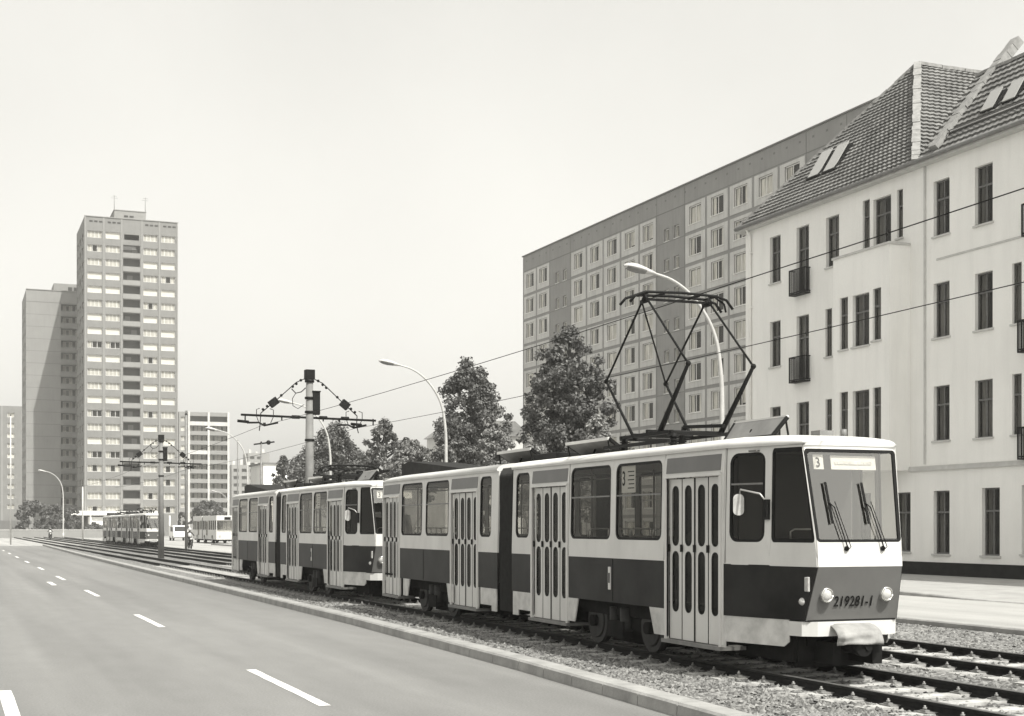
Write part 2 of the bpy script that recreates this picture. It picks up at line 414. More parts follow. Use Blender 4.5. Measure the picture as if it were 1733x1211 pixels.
def cell_hole(mb, cu0, cu1, cv0, cv1, hole, fn, m=0):
    """rectangle cell with a rounded hole: outer loop = corners of the cell matched to hole corners"""
    n = len(hole)//4; H = hole; corners = [(cu1,cv1),(cu0,cv1),(cu0,cv0),(cu1,cv0)]
    for q in range(4):
        pts = H[q*n:(q+1)*n]
        for a, b in zip(pts, pts[1:]): mb.face([fn(*corners[q]), fn(*b), fn(*a)], m)
        c = corners[q]; d = corners[(q+1) % 4]; e = H[((q+1)*n) % len(H)]
        mb.face([fn(*c), fn(*d), fn(*e), fn(*pts[-1])], m)
def window_part(u0, u1, v0, v1, fn, parent, r=.12, name='window', gmat=None, off=.012, transom=None, gw=.035):
    def f2(o): return lambda u, v: fn(u, v, o)
    w = MB(); A = rrect(u0-.006, u1+.006, v0-.006, v1+.006, r+.006); B = rrect(u0+gw, u1-gw, v0+gw, v1-gw, max(.02, r-gw))
    ring(w, A, B, f2(off)); ring(w, B, A, f2(-off))
    n = len(A)
    for k in range(n):
        a, b = A[k], A[(k+1) % n]; w.face([fn(*a, -off), fn(*b, -off), fn(*b, off), fn(*a, off)])
        a, b = B[k], B[(k+1) % n]; w.face([fn(*a, off), fn(*b, off), fn(*b, -off), fn(*a, -off)])
    if transom: 
        w.face([fn(u0+.03,transom-.012,.01), fn(u1-.03,transom-.012,.01), fn(u1-.03,transom+.012,.01), fn(u0+.03,transom+.012,.01)], 1)
        w.face([fn(u0+.03,transom+.012,.012), fn(u1-.03,transom+.012,.012), fn(u1-.03,transom-.012,-.012), fn(u0+.03,transom-.012,-.012)], 1)
    o = w.build(name, [M['rubber'], M['greymetal']], parent)
    p = MB(); P = rrect(u0+.01, u1-.01, v0+.01, v1-.01, r); p.face([fn(u, v, 0) for u, v in P]); p.build('pane', gmat or M['glass'], o)
    return o
DOORS = [(1.58,3.02),(6.46,7.90),(10.65,12.11),(15.66,17.10)]
WINS = [(3.18,4.65),(4.83,6.30),(8.06,8.67),(9.89,10.49),(12.29,13.76),(14.0,15.48)]
def make_tram(number):
    root = empty('tram', (10.2, 14.4, 0))
    def side(sg):
        def fn(y, z, o=0):
            x = -(hw(y, z) + o)
            if z > 2.6: x += .035*(z-2.6)/.38
            return (sg*x, y, z)
        return fn
    def cabfn(sg):   # t: 0 at the pillar, 1 at the front edge
        def fn(t, z, o=0):
            y = .72 + (yf(z) - .72)*t; x = -(hw(y, z)+o)
            if z > 2.6: x += .035*(z-2.6)/.38
            return (sg*x, y, z)
        return fn
    for (s0, s1) in ((0, 8.85), (9.56, LEN)):
        mb = MB()
        for sg in (1, -1):
            fn = side(sg)
            ops = [(a, b, 'd' if sg == 1 else 'w') for a, b in DOORS if s0 <= a < s1] + [(a, b, 'w') for a, b in WINS if s0 <= a < s1]
            if s0 == 0: ops.append((.80, 1.37, 'w'))
            ops.sort()
            cuts = [.72 if s0 == 0 else s0] + [(ops[i][1]+ops[i+1][0])/2 for i in range(len(ops)-1)] + [s1]
            for i, (a, b, k) in enumerate(ops):
                c0, c1 = cuts[i], cuts[i+1]
                if k == 'w':
                    cell_hole(mb, c0, c1, 1.60, ZT, rrect(a, b, 1.77, 2.89, .12), fn, 0)
                    mb.face([fn(c0,ZB), fn(c1,ZB), fn(c1,1.60), fn(c0,1.60)], 0)
                    mb.face([fn(c0,.83), fn(c1,.83), fn(c1,ZB), fn(c0,ZB)], 1)
                else:
                    mb.face([fn(c0,2.64), fn(c1,2.64), fn(c1,ZT), fn(c0,ZT)], 0)
                    mb.face([fn(c0,.45), fn(a,.45), fn(a,2.64), fn(c0,2.64)], 0); mb.face([fn(b,.45), fn(c1,.45), fn(c1,2.64), fn(b,2.64)], 0)
            if s0 == 0:
                cf = cabfn(sg)
                cell_hole(mb, 0, 1, 1.60, ZT, rrect(.04, .992, 1.77, 2.93, .06), cf, 0)
                for z0, z1, m in ((1.48,1.60,0),(1.0,1.48,1),(.83,1.0,1)): mb.face([cf(0,z0), cf(1,z0), cf(1,z1), cf(0,z1)], m)
                mb.face([fn(.715,.83), fn(.715,ZB), fn(.725,ZB), fn(.725,.83)], 1)
        # front or rear end
        if s0 == 0:
            def ff(x, z): return (x*hw(yf(z), z)/.60, yf(z), z)
            h = lambda z: hw(yf(z), z)
            mb.face([ff(-.6,1.48),ff(.6,1.48),ff(.6,1.60),ff(-.6,1.60)], 0)
            cell_hole(mb, -.6, .6, 1.60, ZT, rrect(-.592, .592, 1.775, 2.905, .04), ff, 0)
            mb.face([ff(-.6,.83),ff(.6,.83),ff(.6,1.0),ff(-.6,1.0)], 2); mb.face([ff(-.6,1.0),ff(.6,1.0),ff(.6,1.48),ff(-.6,1.48)], 2)
        else:
            w = hw(LEN, 1); ff = lambda x, z: (x, LEN, z)
            mb.face([(w,LEN,.83),(-w,LEN,.83),(-w,LEN,ZB),(w,LEN,ZB)], 1); mb.face([(w,LEN,ZB),(-w,LEN,ZB),(-w,LEN,1.6),(w,LEN,1.6)], 0)
            cell_hole(mb, -w, w, 1.60, ZT, rrect(-w+.1, w-.1, 1.77, 2.89, .1), ff, 0)
        mb.build('body_section', [M['cream'], M['red'], M['red_sunlit']], root, solid=.03)
        # roof shell
        rf = MB()
        if s0 == 0: st = [(.22,2.95,-.02,.0),(.17,3.0,0,0),(.23,3.055,0,0),(.5,3.09,0,0),(.9,3.12,0,0),(1.45,3.13,0,0),(5,3.13,0,0),(8.85,3.13,0,0)]
        else: st = [(9.56,3.13,0,0),(13,3.13,0,0),(15.6,3.13,0,0),(16.8,3.11,0,0),(17.15,3.06,0,0),(17.22,2.98,-.03,0)]
        prev = None
        for (y, zt, dw, _) in st:
            w = hw(y, 2.95)+dw + .01; zb = min(2.965, zt)
            row = []
            for (k, h_) in ((1.0,0),(1.015,.18),(.985,.45),(.90,.72),(.70,.9),(.35,.98),(0,1),(-.35,.98),(-.70,.9),(-.90,.72),(-.985,.45),(-1.015,.18),(-1.0,0)):
                row.append((-w*k, y, zb + (zt-zb)*h_))
            if prev:
                for a, b, c, d in zip(prev, prev[1:], row, row[1:]): rf.face([a, b, d, c], 0, True)
            else: rf.face(row, 0)
            prev = row
        rf.face(prev[::-1], 0)
        ro = rf.build('roof', M['cream'], root, merge=True)
        # gutter strip
        gt = MB()
        for sg in (1, -1):
            pts = [(sg*-(hw(y,2.9)+.0), y, 2.975) for y in ([.42,.9,1.45,5,8.85] if s0 == 0 else [9.56,13,15.6,16.5,17.2])]
            for a, b in zip(pts, pts[1:]): gt.bar(a, b, .03, .022)
        gt.build('gutter', M['cream'], ro)
    # windows, both sides
    for sg in (1, -1):
        fn = side(sg)
        for a, b in WINS: window_part(a, b, 1.77, 2.89, fn, root, transom=2.42 if b-a > 1 else None)
        if sg == -1:
            for a, b in DOORS: window_part(a, b, 1.77, 2.89, fn, root, transom=2.42)
        window_part(.80, 1.37, 1.77, 2.89, fn, root, transom=2.5 if sg == 1 else None)
        window_part(.04, .992, 1.77, 2.93, cabfn(sg), root, r=.05, gw=.05, name='corner_window')
    def wf(x, z, o=0): return (x*hw(yf(z), z)/.60, yf(z) - o, z)
    window_part(-.592, .592, 1.775, 2.905, wf, root, r=.04, name='windscreen', gmat=M['windshield'], gw=.034)
    w = hw(LEN, 1); window_part(-w+.1, w-.1, 1.77, 2.89, lambda x, z, o=0: (x, LEN+o, z), root, r=.1, name='rear_window')
    # doors: fascia, frame, four leaves, step
    for (a, b) in DOORS:
        fn = side(1); dr = MB()
        dr.box(-hw(a,2)-.012 if 0 else 0, 0, 0, 0, 0, 0) if 0 else None
        def slab(u0, u1, z0, z1, o0, o1, m):
            q = [fn(u0,z0,o1), fn(u1,z0,o1), fn(u1,z1,o1), fn(u0,z1,o1)]; p = [fn(u0,z0,o0), fn(u1,z0,o0), fn(u1,z1,o0), fn(u0,z1,o0)]
            dr.face(q, m); dr.face(p[::-1], m)
            for k in range(4): dr.face([p[k], p[(k+1) % 4], q[(k+1) % 4], q[k]], m)
        slab(a-.02, b+.02, 2.69, 2.90, .0, .022, 1)          # painted fascia over the door
        slab(a-.05, b+.05, 2.625, 2.665, .0, .04, 0)         # drip rail
        slab(a-.05, a-.0, .40, 2.62, -.02, .03, 0); slab(b, b+.05, .40, 2.62, -.02, .03, 0)
        slab(a-.06, b+.10 if b < 15 else b, .37, .42, -.35, .05, 2)        # step
        slab(a, b, .42, 2.62, -.12, -.09, 3)                   # near-black sheet standing in for the shaded stairwell behind the leaves
        d = dr.build('door', [M['cream'], M['redtop'], M['greymetal'], M['rubber']], root)
        # four leaves, the black sheet lying behind panels and panes alike
        n = 4; lw = (b-a)/n
        for k in range(n):
            u0 = a + lw*k + .012; u1 = a + lw*(k+1) - .012; lf = MB(); um = (u0+u1)/2; hwid = lw*.25
            rk = .018 if k % 2 == 0 else .0
            f1 = lambda u, z, o=0: fn(u, z, o - .03 + rk*0)
            for (z0, z1, h0, h1) in ((.43,1.665,.80,1.63),(1.665,2.61,1.70,2.52)):
                cell_hole(lf, u0, u1, z0, z1, rrect(um-hwid, um+hwid, h0, h1, hwid*.98, 4), f1, 0)
                A = rrect(um-hwid, um+hwid, h0, h1, hwid*.98, 4); B = rrect(um-hwid+.018, um+hwid-.018, h0+.018, h1-.018, (hwid-.018)*.98, 4)
                ring(lf, A, B, lambda u, z: f1(u, z, .006), 1)
                lf.face([f1(u, z, -.006) for u, z in A], 2)
            # edges of the leaf
            for ue in (u0, u1): lf.face([f1(ue,.43,0), f1(ue,2.61,0), f1(ue,2.61,-.03), f1(ue,.43,-.03)], 1)
            for ue in ((u1,) if k == 1 else ()): lf.face([f1(ue-.006,.43,.012), f1(ue+.022,.43,.012), f1(ue+.022,2.61,.012), f1(ue-.006,2.61,.012)], 1)
            for hz in (1.67,): lf.box(*(lambda p: (p[0]-.02, p[0]+.004, p[1]-.02, p[1]+.02, hz-.05, hz+.05))(f1(u1, hz, .01)), 1)
            lf.build('door_leaf', [M['cream'], M['rubber'], M['glass']], d)
    # the black sheet stays closed behind the panes
    # skirts
    def skirt(poly):
        for sg in (1, -1):
            fn = side(sg); sk = MB(); sk.face([fn(y, z, .004) for y, z in poly]); sk.build('skirt', M['skirt'], root, solid=.02)
    skirt([(.42,.83),(1.50,.83),(1.50,.50),(.50,.50),(.42,.56)])
    for s in (1, -1):
        Y = lambda y: y if s == 1 else 18.41 - y
        skirt([(Y(3.08),.83),(Y(3.55),.83),(Y(3.40),.46),(Y(3.08),.46)])
        skirt([(Y(6.0),.83),(Y(6.40),.83),(Y(6.40),.46),(Y(6.14),.46)])
        skirt([(Y(7.96),.83),(Y(8.80),.83),(Y(8.80),.42),(Y(8.55),.42),(Y(8.55),.52),(Y(7.96),.52)])
    skirt([(1.44,.83),(1.53,.83),(1.53,.42),(1.44,.42)])
    # articulation bellows
    bl = MB(); n = 12; prof = [(-1,.45),(-1,2.9),(-.93,3.02),(.93,3.02),(1,2.9),(1,.45)]
    for k in range(n):
        y0 = 8.85+.71*k/n; y1 = 8.85+.71*(k+1)/n; ym = (y0+y1)/2
        for (ya, yb, ra, rb) in ((y0, ym, .93, 1.0), (ym, y1, 1.0, .93)):
            for p, q in zip(prof, prof[1:]):
                bl.face([(p[0]*ra, ya, p[1]), (q[0]*ra, ya, q[1]-(1-ra)*.5), (q[0]*rb, yb, q[1]-(1-rb)*.5), (p[0]*rb, yb, p[1])])
    bl.build('bellows', M['bellows'], root)
    # interior: floor, partition, ceiling, poles, seats
    it = MB()
    it.box(-.95,.95,1.5,8.8,.86,.90,0); it.box(-.56,.56,.36,1.5,.86,.90,0); it.box(-.95,.95,9.6,17.0,.86,.90,0); it.box(-.90,.90,.9,8.8,2.90,2.92,1); it.box(-.90,.90,9.6,17.0,2.90,2.92,1)
    it.box(-.55,.9,1.44,1.47,.9,2.9,1); it.box(-.50,.50,.42,.80,.9,1.55,2); it.box(-.9,-.55,1.44,1.47,.9,2.9,2); it.box(-.85,.85,1.40,1.44,.9,2.9,2); it.box(-.95,.95,8.84,8.86,.9,1.0,0)
    for y in (3.1,6.38,7.98,10.57,12.2,15.57):
        it.cyl((-.62,y,.9),(-.62,y,2.9),.016,n=6,m=3); it.cyl((.5,y,.9),(.5,y,2.9),.016,n=6,m=3)
    it.cyl((-.6,3.1,2.72),(-.6,8.6,2.72),.015,n=6,m=3); it.cyl((-.6,9.8,2.72),(-.6,15.5,2.72),.015,n=6,m=3)
    it.build('interior', [M['under'], M['inner'], M['seat'], M['greymetal']], root)
    sb = MB()
    sb.box(-.22,.22,-.22,.22,1.28,1.34,0); sb.box(-.22,.22,.18,.24,1.34,1.80,0); sb.box(-.05,.05,-.1,.1,.9,1.28,1)
    sb.tube([(-.20,.24,1.78),(-.2,.24,1.90),(-.14,.24,1.93),(.14,.24,1.93),(.2,.24,1.90),(.2,.24,1.78)], .013, 6, 1)
    s0_ = None
    for (x, y) in [(-.62,3.6),(-.62,4.35),(-.62,5.1),(-.62,5.85),(.62,2.3),(.62,3.3),(.62,4.1),(.62,4.9),(.62,5.7),(.62,6.9),(-.62,12.7),(-.62,13.45),(-.62,14.3),(-.62,15.0),(.62,11.2),(.62,12.2),(.62,13.2),(.62,14.2),(.62,15.2),(0,.98)]:
        if s0_ is None: s0_ = o = sb.build('passenger_seat', [M['seat'], M['alu']], root)
        else: o = s0_.copy(); COL.objects.link(o)
        o.location = (x, y, 0)
    # bogies
    for yc in (4.83, 13.58):
        bg = MB(); bg.box(-.80,-.72,yc-1.3,yc+1.3,.42,.60,0); bg.box(.72,.80,yc-1.3,yc+1.3,.42,.60,0); bg.box(-.7,.7,yc-.4,yc+.4,.35,.62,0)
        bg.box(-.95,-.78,yc-.25,yc+.25,.30,.55,0); bg.cyl((-.85,yc-.18,.4),(-.85,yc-.18,.75),.10,n=10,m=1); bg.cyl((-.85,yc+.22,.4),(-.85,yc+.22,.75),.08,n=10,m=1); bg.box(-.60,.60,yc-.8,yc+.8,.2,.4,0)
        b = bg.build('bogie', [M['under'], M['wheel']], root)
        for dy in (-.93, .93):
            for sx in (-.75, .75):
                wh = MB(); c = (sx, yc+dy, .50); s = -1 if sx < 0 else 1
                wh.cyl((sx-.06,c[1],.5),(sx+.06,c[1],.5),.35,n=28,m=0); wh.cyl((sx+s*.06,c[1],.5),(sx+s*.085,c[1],.5),.27,.25,n=24,m=0); wh.cyl((sx+s*.06,c[1],.5),(sx+s*.16,c[1],.5),.09,n=14,m=1)
                wh.build('wheel', [M['wheel'], M['under']], b)
    uf = MB(); uf.box(-.85,.85,1.6,8.7,.62,.86,0); uf.box(-.45,.45,.45,1.6,.50,.84,0); uf.box(-.85,.85,9.7,16.9,.62,.86,0); uf.box(-.78,.78,6.7,8.3,.35,.62,0); uf.box(-.78,.78,10.3,12.0,.32,.62,0); uf.box(-.6,.6,.55,3.0,.30,.62,0); uf.box(-.5,.5,8.4,10.0,.4,.62,0)
    uf.box(-.55,.55,.50,.60,.30,.84,0); uf.box(-.7,.7,15.6,16.6,.4,.62,0); uf.box(-.5,.5,.62,.66,.22,.40,1)
    uf.build('underframe', [M['under'], M['blackmetal']], root)
    # bumper
    bp = MB(); P = [(-.77,.55),(-.68,.22),(-.52,.12),(.52,.12),(.68,.22),(.77,.55)]
    Z0, Z1 = .64, .815
    for i in range(5):
        a, b = P[i], P[i+1]
        bp.face([(a[0],a[1],Z0),(b[0],b[1],Z0),(b[0],b[1],Z1),(a[0],a[1],Z1)], 0)
        bp.face([(a[0],a[1],Z1),(b[0],b[1],Z1),(b[0]*.97,b[1]+.14,Z1),(a[0]*.97,a[1]+.14,Z1)], 0)
        bp.face([(a[0],a[1],Z0),(a[0]*.97,a[1]+.14,Z0),(b[0]*.97,b[1]+.14,Z0),(b[0],b[1],Z0)], 0)
    bp.build('bumper', M['cream'], root)
    # coupler in its canvas cover
    cp = MB(); cp.cyl((0,.45,.52),(0,-.04,.52),.10,n=14,m=0); cp.cyl((0,.0,.52),(0,-.09,.52),.12,n=16,m=0); cp.box(-.32,-.2,.1,.5,.30,.56,0); cp.box(.18,.32,.0,.5,.30,.6,0); cp.cyl((.05,-.09,.52),(.05,-.11,.52),.05,n=10,m=0)
    cpo = cp.build('coupler', M['blackmetal'], root)
    cv = MB(); nu, nv = 26, 14; rows = []
    for i in range(nu+1):
        t = i/nu; x = -.33+.60*t; row = []
        for j in range(nv+1):
            q = j/nv; fold = math.sin(q*15 + t*4.0) * .5 + math.sin(q*9 - t*11) * .35 + .25*math.sin(t*31+q*3)
            yb = .22 - .34*math.sin(min(1, q*1.25)*1.57) + .022*fold*(.3+q); z = .80 - .02*q - .22*q**1.6 + .008*math.sin(t*9)*q - .05*abs(t-.45)*q
            row.append((x*(1+.10*q) + .008*fold, yb + (.06 if t < .06 or t > .94 else 0), z))
        rows.append(row)
    for a, b in zip(rows, rows[1:]):
        for j in range(nv): cv.face([a[j], b[j], b[j+1], a[j+1]], 0, True)
    cv.build('canvas_cover', M['tarp'], cpo, solid=.012, merge=True)
    ms = MB()
    for sg in (1, -1):
        f = side(sg)
        for (ya, yb) in ((1.53 if 0 else .74,1.5),(3.08,6.4),(7.96,8.84),(9.57,10.59),(12.17,15.6)):
            P = [Vector(f(ya+(yb-ya)*k/4, ZB, .004)) for k in range(5)]
            for a, b in zip(P, P[1:]): ms.bar(a, b, .016, .014)
    ms.build('belt_moulding', M['cream'], root)
    ms = MB(); ms.box(-.63,.63,.16,.24,.816,.836,0); ms.build('bumper_gap', M['rubber'], root)
    ms = MB(); f = side(1)
    for y in (4.74, 13.9):
        ms = MB(); ms.bar(f(y,.85,.016), f(y,1.48,.016), .008, .008); ms.build('panel_seam', M['under'], root)
    for y in (1.44, 3.10, 6.38): ms = MB(); ms.bar(f(y,1.5,.016), f(y,2.96,.016), .006, .006); ms.build('panel_seam', M['under'], root)
    # headlights and indicators
    for x in (-.43, .43):
        z = 1.14; y = yf(z); hl = MB(); hl.cyl((x,y+.05,z),(x,y-.045,z),.095,.088,n=24,m=0)
        h = hl.build('headlight', M['greymetal'], root)
        l2 = MB(); l2.ball((x,y-.035,z),.070,0,18,8,(1,.45,1)); l2.build('lens', M['lens'], h)
        l3 = MB()
        l3.tube([(x+.078*math.cos(t*math.pi/9), y-.046, z+.078*math.sin(t*math.pi/9)) for t in range(19)], .012, 6); l3.build('rim', M['chrome'], h)
    for sg in (1, -1):
        f = cabfn(sg); p = Vector(f(.88, 1.27)); q = Vector(f(.80, 1.13))
        im = MB(); im.box(p.x-.03, p.x+.03, p.y-.04, p.y+.05, 1.18, 1.36, 0); im.build('indicator', M['lens'], root, bevel=.012)
        im = MB(); im.ball((q.x, q.y, 1.06), .05, 0, 12, 6); im.build('side_lamp', M['lens'], root)
    # wipers
    for x in (-.30, .22):
        wp = MB(); base = Vector((x+.10, yf(1.70)-.03, 1.70))
        tip = Vector((x-.10, yf(2.25)-.045, 2.25)); t2 = Vector((x-.02, yf(2.25)-.045, 2.27))
        wp.tube([base, base+Vector((0,-.03,0)), Vector((x-.04,yf(2.2)-.06,2.20)), tip], .008, 6); wp.tube([base+Vector((.04,0,0)), base+Vector((.04,-.03,.02)), t2], .006, 6); wp.ball(base, .032, 0, 8, 5)
        wp.bar((x-.12, yf(2.5)-.035, 2.50), (x-.07, yf(2.0)-.035, 2.00), .014, .03)
        wp.build('wiper', M['blackmetal'], root)
    # mirror
    f = side(1); mm = MB(); q = Vector(f(.76, 2.25)); e = Vector((q.x-.16, q.y+.40, 2.38))
    mm.tube([q, q+Vector((-.10,.02,.12)), e+Vector((0,-.02,.05)), e], .012, 6); mm.box(q.x-.05,q.x+.01,q.y-.04,q.y+.03,2.05,2.30,1)
    mo = mm.build('mirror', [M['alu'], M['blackmetal']], root)
    m2 = MB(); MM = Matrix.Translation(e+Vector((0,.03,-.14))) @ Matrix.Rotation(R(-30), 4, 'Z')
    P = rrect(-.068,.068,-.135,.135,.06); m2.face([MM @ Vector((u,-.03,v)) for u, v in P]); m2.face([MM @ Vector((u,.03,v)) for u, v in P][::-1])
    for k in range(len(P)):
        a, b = P[k], P[(k+1) % len(P)]; m2.face([MM @ Vector((b[0],-.03,b[1])), MM @ Vector((a[0],-.03,a[1])), MM @ Vector((a[0],.03,a[1])), MM @ Vector((b[0],.03,b[1]))])
    m2.build('mirror_head', M['lens'], mo)
    # small side badge
    f = side(1); bd = MB(); bd.box(-1.048, -1.03, 4.80, 4.88, 1.02, 1.36, 0); bd.box(-1.052, -1.048, 4.82, 4.86, 1.12, 1.27, 1); bd.build('side_badge', [M['cream'], M['ink']], root)
    # line number board in the first window
    sx = f(4.5,2.6)[0]+.04; sb2 = MB(); sb2.box(sx, sx+.01, 4.10, 4.55, 2.46, 2.86, 0); so = sb2.build('route_board', M['signwhite'], root)
    text('3', .30, (sx-.003, 4.53, 2.57), (R(90),0,R(-90)), so, 'board_numeral', M['ink'])
    ln = MB()
    for k in range(5): ln.box(sx-.003, sx-.001, 4.13, 4.34-.03*(k % 2), 2.52+.06*k, 2.535+.06*k, 0)
    ln.build('board_lines', M['ink'], so)
    # destination boards behind the windscreen
    db = MB(); zz = 2.74
    db.face([(-.50,yf(2.66)+.05,2.66),(-.36,yf(2.66)+.05,2.66),(-.36,yf(2.84)+.05,2.84),(-.50,yf(2.84)+.05,2.84)]); db.face([(-.25,yf(2.68)+.05,2.66),(.40,yf(2.68)+.05,2.66),(.40,yf(2.84)+.05,2.83),(-.25,yf(2.84)+.05,2.83)])
    do = db.build('destination_board', M['signwhite'], root, solid=.008)
    text('3', .17, (-.475, yf(2.68)+.038, 2.69), (R(76),0,0), do, 'board_numeral', M['ink'])
    ln = MB()
    x = -.20
    for wd in (.03,.09,.05,.12,.07,.04,.06): ln.face([(x,yf(2.72)+.038,2.725),(x+wd,yf(2.72)+.038,2.725),(x+wd,yf(2.77)+.038,2.765),(x,yf(2.77)+.038,2.765)]); x += wd+.012
    ln.build('board_lines', M['slab_curt'], do)
    if number: text(number, .185, (-.31, yf(1.02)-.021, 1.00), (R(90-23.5)+R(47),0,0) if 0 else (math.pi/2+math.atan2(.18,.63),0,0), root, 'number_lettering', M['ink'])
    # roof hatches (tilted open), rheostat box, roof cable boxes
    def hatch(yc, xa, za, xb, zb, ln_=1.2, ma=0):
        hb = MB(); e_ = .05
        A = [Vector((xa,yc-ln_/2,za)), Vector((xa,yc+ln_/2,za)), Vector((xb,yc+ln_/2+e_,zb)), Vector((xb,yc-ln_/2-e_,zb))]
        n = (A[1]-A[0]).cross(A[3]-A[0]).normalized()*.02; T_ = [p+n for p in A]; B_ = [p-n for p in A]
        hb.face(T_, ma); hb.face(B_[::-1], ma)
        for k in range(4): hb.face([T_[k], T_[(k+1) % 4], B_[(k+1) % 4], B_[k]], 1); hb.bar(A[k], A[(k+1) % 4], .045, .05, 2 if k != 2 else 1)
        c = (A[0]+A[2])/2; hb.bar(c-Vector((.02,.0,.0)), c-Vector((.06,0,.08)), .03, .03, 2)
        for yy in (yc-ln_/2, yc+ln_/2): hb.bar((xb, yy, zb), (xb+.05, yy, 3.12), .02, .02, 2)
        hb.box(-.42, .45, yc-ln_/2, yc+ln_/2, 3.10, 3.142, 2)
        hb.build('roof_hatch', [M['hatch'], M['cream'], M['blackmetal']], root)
    hatch(2.0, -.36, 3.13, -.16, 3.38); hatch(7.1, .0, 3.14, -.38, 3.38, 1.6); hatch(10.4, .0, 3.14, -.38, 3.38, 1.6)
    rb = MB(); rb.box(-.45,.45,8.2,9.3,3.13,3.26,0); rb.build('roof_box', M['blackmetal'], root, bevel=.02)
    rb = MB(); rb.extrude([(-.55,13.0,3.12),(-.55,13.0,3.16),(-.55,16.5,3.44),(-.55,17.0,3.38),(-.55,17.0,3.12)], (1.1,0,0)); rb.build('rheostat_box', M['rheo'], root)
    rb = MB(); rb.box(-.2,.0,.55,.75,3.09,3.16,0); rb.cyl((.25,.7,3.09),(.25,.7,3.19),.04,n=8); rb.cyl((.1,.9,3.1),(.1,.9,3.17),.03,n=8); rb.build('roof_fitting', M['greymetal'], root)
    return root
FONT = None
def text(s, size, loc, rot, parent, name, m):
    cu = bpy.data.curves.new(name, 'FONT'); cu.body = s; cu.size = size; cu.extrude = .001; cu.offset = size*.012; cu.space_character = 1.02
    cu.materials.append(m); t_ = bpy.data.objects.new(name, cu); COL.objects.link(t_); bpy.context.view_layer.update()
    me = bpy.data.meshes.new_from_object(t_.evaluated_get(bpy.context.evaluated_depsgraph_get())); me.name = name; bpy.data.objects.remove(t_)
    if not me.materials: me.materials.append(m)
    o = bpy.data.objects.new(name, me); COL.objects.link(o); o.parent = parent; o.location = loc; o.rotation_euler = rot; o.scale = (.80, 1, 1)
    return o
M['red_sunlit'] = mat('sunlit_red_paint', .125, .4, .08, 2, spec=.3)  # red of the sides again, the sun on the front put into the colour
M['rheo'] = mat('rheostat_cover', .02, .8, .3, 4, spec=.15)
def pantograph(parent, raised=True, yc=4.68):
    hz = 5.45 if raised else 3.62
    kz, kd = (4.27, 1.35) if raised else (3.44, 1.95)
    bz = 3.36; hwid = .53
    p = MB(); m = 0
    base = MB()
    for y in (yc-.80, yc+.80): base.bar((-.55,y,bz-.04),(.6,y,bz-.04),.05,.05)
    for x in (-.52,.52): base.bar((x,yc-.85,bz-.02),(x,yc+.85,bz-.02),.045,.05)
    for x in (-.5,.5):
        for y in (yc-.85, yc+.75): 
            base.cyl((x,y,3.12),(x,y,bz-.04),.05,n=10)
            for k in range(3): base.cyl((x,y,3.16+.05*k),(x,y,3.175+.05*k),.075,n=12)
    base.bar((-.62,yc-.95,3.20),(-.62,yc+1.2,3.20),.06,.05); base.bar((-.4,yc+.2,bz+.05),(.5,yc+.2,bz+.05),.06,.05); base.cyl((-.3,yc-.3,bz),(-.3,yc+.9,bz),.045,n=8); base.bar((.3,yc-.9,bz+.08),(.3,yc+.3,bz+.14),.05,.05)
    base.bar((.3,yc+.3,bz+.14),(.3,yc+.42,3.15),.06,.06)
    pr = base.build('pantograph', M['blackmetal'], parent)
    piv = .45
    for s in (-1, 1):
        for x in (-1, 1):
            a = MB(); a.tube([(x*(hwid-.02), yc+s*piv, bz), (x*hwid, yc+s*kd, kz)], [.045,.026] if s < 0 else [.024,.02], 8); a.ball((x*hwid, yc+s*kd, kz), .042, 0, 8, 5); a.build('lower_arm', M['blackmetal'], pr)
            a = MB(); a.tube([(x*hwid, yc+s*kd, kz), (x*hwid, yc+s*.10, hz-.10)], .017, 7); a.build('upper_arm', M['blackmetal'], pr)
    a = MB(); a.tube([(-hwid, yc+.1, hz-.10), (hwid, yc+kd, kz)], .014, 6); a.build('brace', M['blackmetal'], pr)
    for sp in (-piv, piv): a = MB(); a.cyl((-hwid,yc+sp,bz),(hwid,yc+sp,bz),.03,n=8); a.build('shaft', M['blackmetal'], pr)
    h = MB()
    for d in (-.17, .17):
        h.tube([(-.86,yc+d,hz-.15),(-.77,yc+d,hz-.05),(-.60,yc+d,hz+.01),(0,yc+d,hz+.03),(.60,yc+d,hz+.01),(.77,yc+d,hz-.04),(.88,yc+d,hz-.17)], .021, 8)
    for x in (-.57,.57,-.3,.3): h.bar((x,yc-.17,hz),(x,yc+.17,hz),.03,.03)
    for x in (-hwid, hwid): h.bar((x,yc-.12,hz-.10),(x,yc+.12,hz-.10),.05,.05); h.bar((x,yc-.1,hz-.12),(x*1.06,yc,hz+.01),.04,.04); h.ball((x,yc,hz-.08),.055,0,8,6)
    h.bar((-hwid,yc,hz-.07),(hwid,yc,hz-.07),.035,.035)
    h.tube([(.62,yc-.1,hz),(.75,yc-.14,hz-.1),(.78,yc-.14,hz-.22)],.016,6)
    h.build('contact_bow', M['blackmetal'], pr)
    return pr
G = 'articulated trams on the street'
tram1 = tag(make_tram('219281-1'), 'articulated tram with raised diamond pantograph and number 219281-1, leading the coupled pair', 'tram', G)
tram2 = copy_tree(tram1, skip=('number_lettering',)); tram2.location = (10.2, 33.4, 0)
tag(tram2, 'articulated tram coupled behind the leading tram, its pantograph lowered', 'tram', G)
tram3 = copy_tree(tram2); tram3.location = (16.55, 128.5, 0); tag(tram3, 'far tram partly behind the rear catenary mast, facing the camera', 'tram', G)
tram4 = copy_tree(tram2); tram4.location = (16.55, 147.0, 0); tag(tram4, 'farthest tram, coupled behind the far tram near the tower', 'tram', G)
pantograph(tram1, True); pantograph(tram2, False); pantograph(tram3, False); pantograph(tram4, False)
